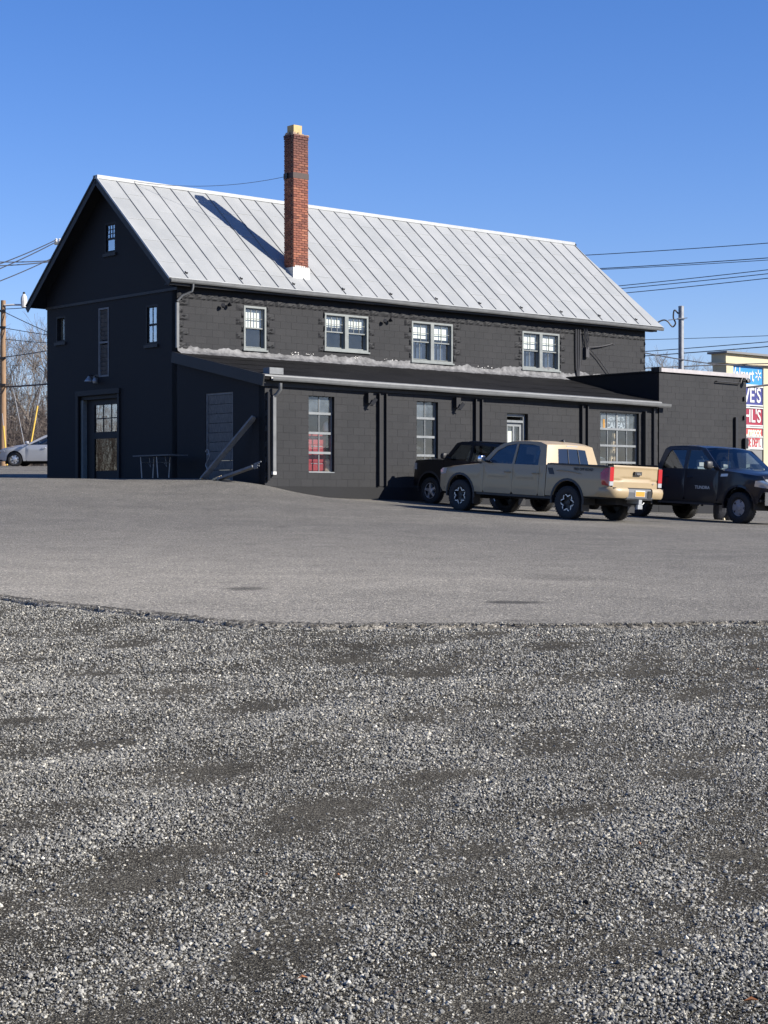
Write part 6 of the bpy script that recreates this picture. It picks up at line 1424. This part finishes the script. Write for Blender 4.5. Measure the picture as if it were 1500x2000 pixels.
for cm, y0, y1, tx, tm, sz in cols_:
    k_ = 1 - .0
    z1_ = Zp(y0)+0; z0_ = Zp(y1)
    pn = MB().box(ub,u_end,.10,.5,z0_+.02,z1_-.02).build('panel', K[cm], py_, SG)
    bars(MB(), ub-.1, u_end+.1, z0_-.06, z1_+.06, .08, .04, .12).build('panel_frame', K['sign_white'], pn, SG)
    tw_ = text(tx, sz, K[tm], SG @ T(u_end-.15-(.75 if tx == 'Walmart' else 0), .085, (z0_+z1_)/2), pn, align='RIGHT', ext=.01, offset=.018 if tx != 'SHOE DEPT.' else .012, sx={'SHOE DEPT.': .44, 'Walmart': .62}.get(tx, .80))
    if tx == 'Walmart':
        m = MB(); cz = (z0_+z1_)/2+.05; cu = u_end-.45
        for k in range(6): a = R(60*k+90); m.bar((cu+.09*math.cos(a),.085,cz+.09*math.sin(a)),(cu+.33*math.cos(a),.085,cz+.33*math.sin(a)),.02,.10,(0,1,0)) if False else m.prism([(cu+.10*math.cos(a)+.045*math.cos(a+1.57*s),cz+.10*math.sin(a)+.045*math.sin(a+1.57*s)) for s in (1,)] + [(cu+.34*math.cos(a)+.04*math.cos(a+1.57),cz+.34*math.sin(a)+.04*math.sin(a+1.57)),(cu+.34*math.cos(a)-.04*math.cos(a+1.57),cz+.34*math.sin(a)-.04*math.sin(a+1.57)),(cu+.10*math.cos(a)-.045*math.cos(a+1.57),cz+.10*math.sin(a)-.045*math.sin(a+1.57))], .075, .095)
        m.build('spark_emblem', K['sign_white'], pn, SG, fix=True)
MB().box(ub,u_end,.1,.5,Zp(905),Zp(877)).build('blank_panel', K['sign_grey'], py_, SG)

# ------------------------------------------------------------------ person behind the navy pickup: only shoes show under the truck
pp = at(1416,1012,49.6); pz = tz(pp.x, pp.y); PM = T(pp.x,pp.y,pz) @ Matrix.Rotation(R(200),4,'Z')
per = empty('person', PM, 'person in dark clothes and pale shoes standing behind the black-blue pickup', 'person')
J = [(0,0,.93),(0,.01,1.10),(0,.0,1.30),(0,0,1.43),(0,.015,1.50),(0,.02,1.58),(0,.02,1.70), (.10,0,.88),(.11,.01,.50),(.115,-.02,.09),(.13,.14,.045), (-.10,0,.88),(-.12,.06,.50),(-.14,.05,.09),(-.16,.21,.045), (.19,0,1.40),(.24,-.02,1.13),(.23,.10,.90),(.23,.14,.82), (-.19,0,1.40),(-.24,-.02,1.13),(-.20,.14,.95),(-.18,.20,.88)]
Ed = [(0,1),(1,2),(2,3),(3,4),(4,5),(5,6),(0,7),(7,8),(8,9),(9,10),(0,11),(11,12),(12,13),(13,14),(3,15),(15,16),(16,17),(17,18),(3,19),(19,20),(20,21),(21,22)]
Rd = [.15,.14,.155,.10,.055,.085,.075,.095,.068,.048,.042,.095,.068,.048,.042,.065,.05,.038,.035,.065,.05,.038,.035]
bmsh = bpy.data.meshes.new('body'); bmsh.from_pydata(J, Ed, []); body = link('body', bmsh, K['cloth_dark'], per, PM)
sk = body.modifiers.new('skin', 'SKIN'); body.modifiers.new('smooth', 'SUBSURF').levels = 2; body.modifiers['smooth'].render_levels = 2
if not bmsh.skin_vertices:
    bm = bmesh.new(); bm.from_mesh(bmsh); lay_ = bm.verts.layers.skin.verify()
    for v, r in zip(bm.verts, Rd): v[lay_].radius = (r, r*.85)
    bm.verts.ensure_lookup_table(); bm.verts[0][lay_].use_root = True; bm.to_mesh(bmsh); bm.free()
hd2 = MB().lathe([(-.12,.03),(-.10,.06),(-.04,.078),(.03,.083),(.09,.07),(.12,.03),(.125,0)], 16).build('head', K['skin'], per, PM @ T(0,.03,1.62) @ Matrix.Diagonal((.92,1.1,1.02,1)), smooth=70)
MB().lathe([(-.03,.088),(.05,.092),(.10,.075),(.135,.0)], 16).build('hair', K['hair'], hd2, PM @ T(0,.015,1.63) @ Matrix.Diagonal((.95,1.12,1.03,1)), smooth=70)
m = MB().prism([(-.012,0),(.012,0),(.008,.045)], .10, .128)
for s in (-1, 1): m.lathe([(0,.011),(.006,.006)], 8)
m.build('nose', K['skin'], hd2, PM @ T(0,.02,1.60))
for s, (x, y) in ((1,(.12,.06)), (-1,(-.15,.13))):
    sh_ = MB(); sh_.grid(lambda u, v: (x+.045*math.cos(2*math.pi*u)*(1-.25*v), y+.14*math.sin(2*math.pi*u)*(1-.2*v), .0+.09*v*(1-.35*max(0,math.sin(2*math.pi*u)))), 16, 4); sh_.build('shoe', K['shoe'], per, PM, smooth=60)
    hx_ = (.23,.15,.80) if s > 0 else (-.18,.22,.86); hh = MB(); hh.tube([hx_, (hx_[0],hx_[1]+.03,hx_[2]-.08)], [.035,.04], 8)
    for k in range(4): hh.tube([(hx_[0]-.03+.02*k,hx_[1]+.03,hx_[2]-.08),(hx_[0]-.03+.02*k,hx_[1]+.05,hx_[2]-.12),(hx_[0]-.03+.02*k,hx_[1]+.04,hx_[2]-.15)], .009, 6)
    hh.tube([(hx_[0]-.035,hx_[1]+.02,hx_[2]-.03),(hx_[0]-.055,hx_[1]+.04,hx_[2]-.07),(hx_[0]-.05,hx_[1]+.06,hx_[2]-.10)], .010, 6); hh.build('hand', K['skin'], per, PM, smooth=60)
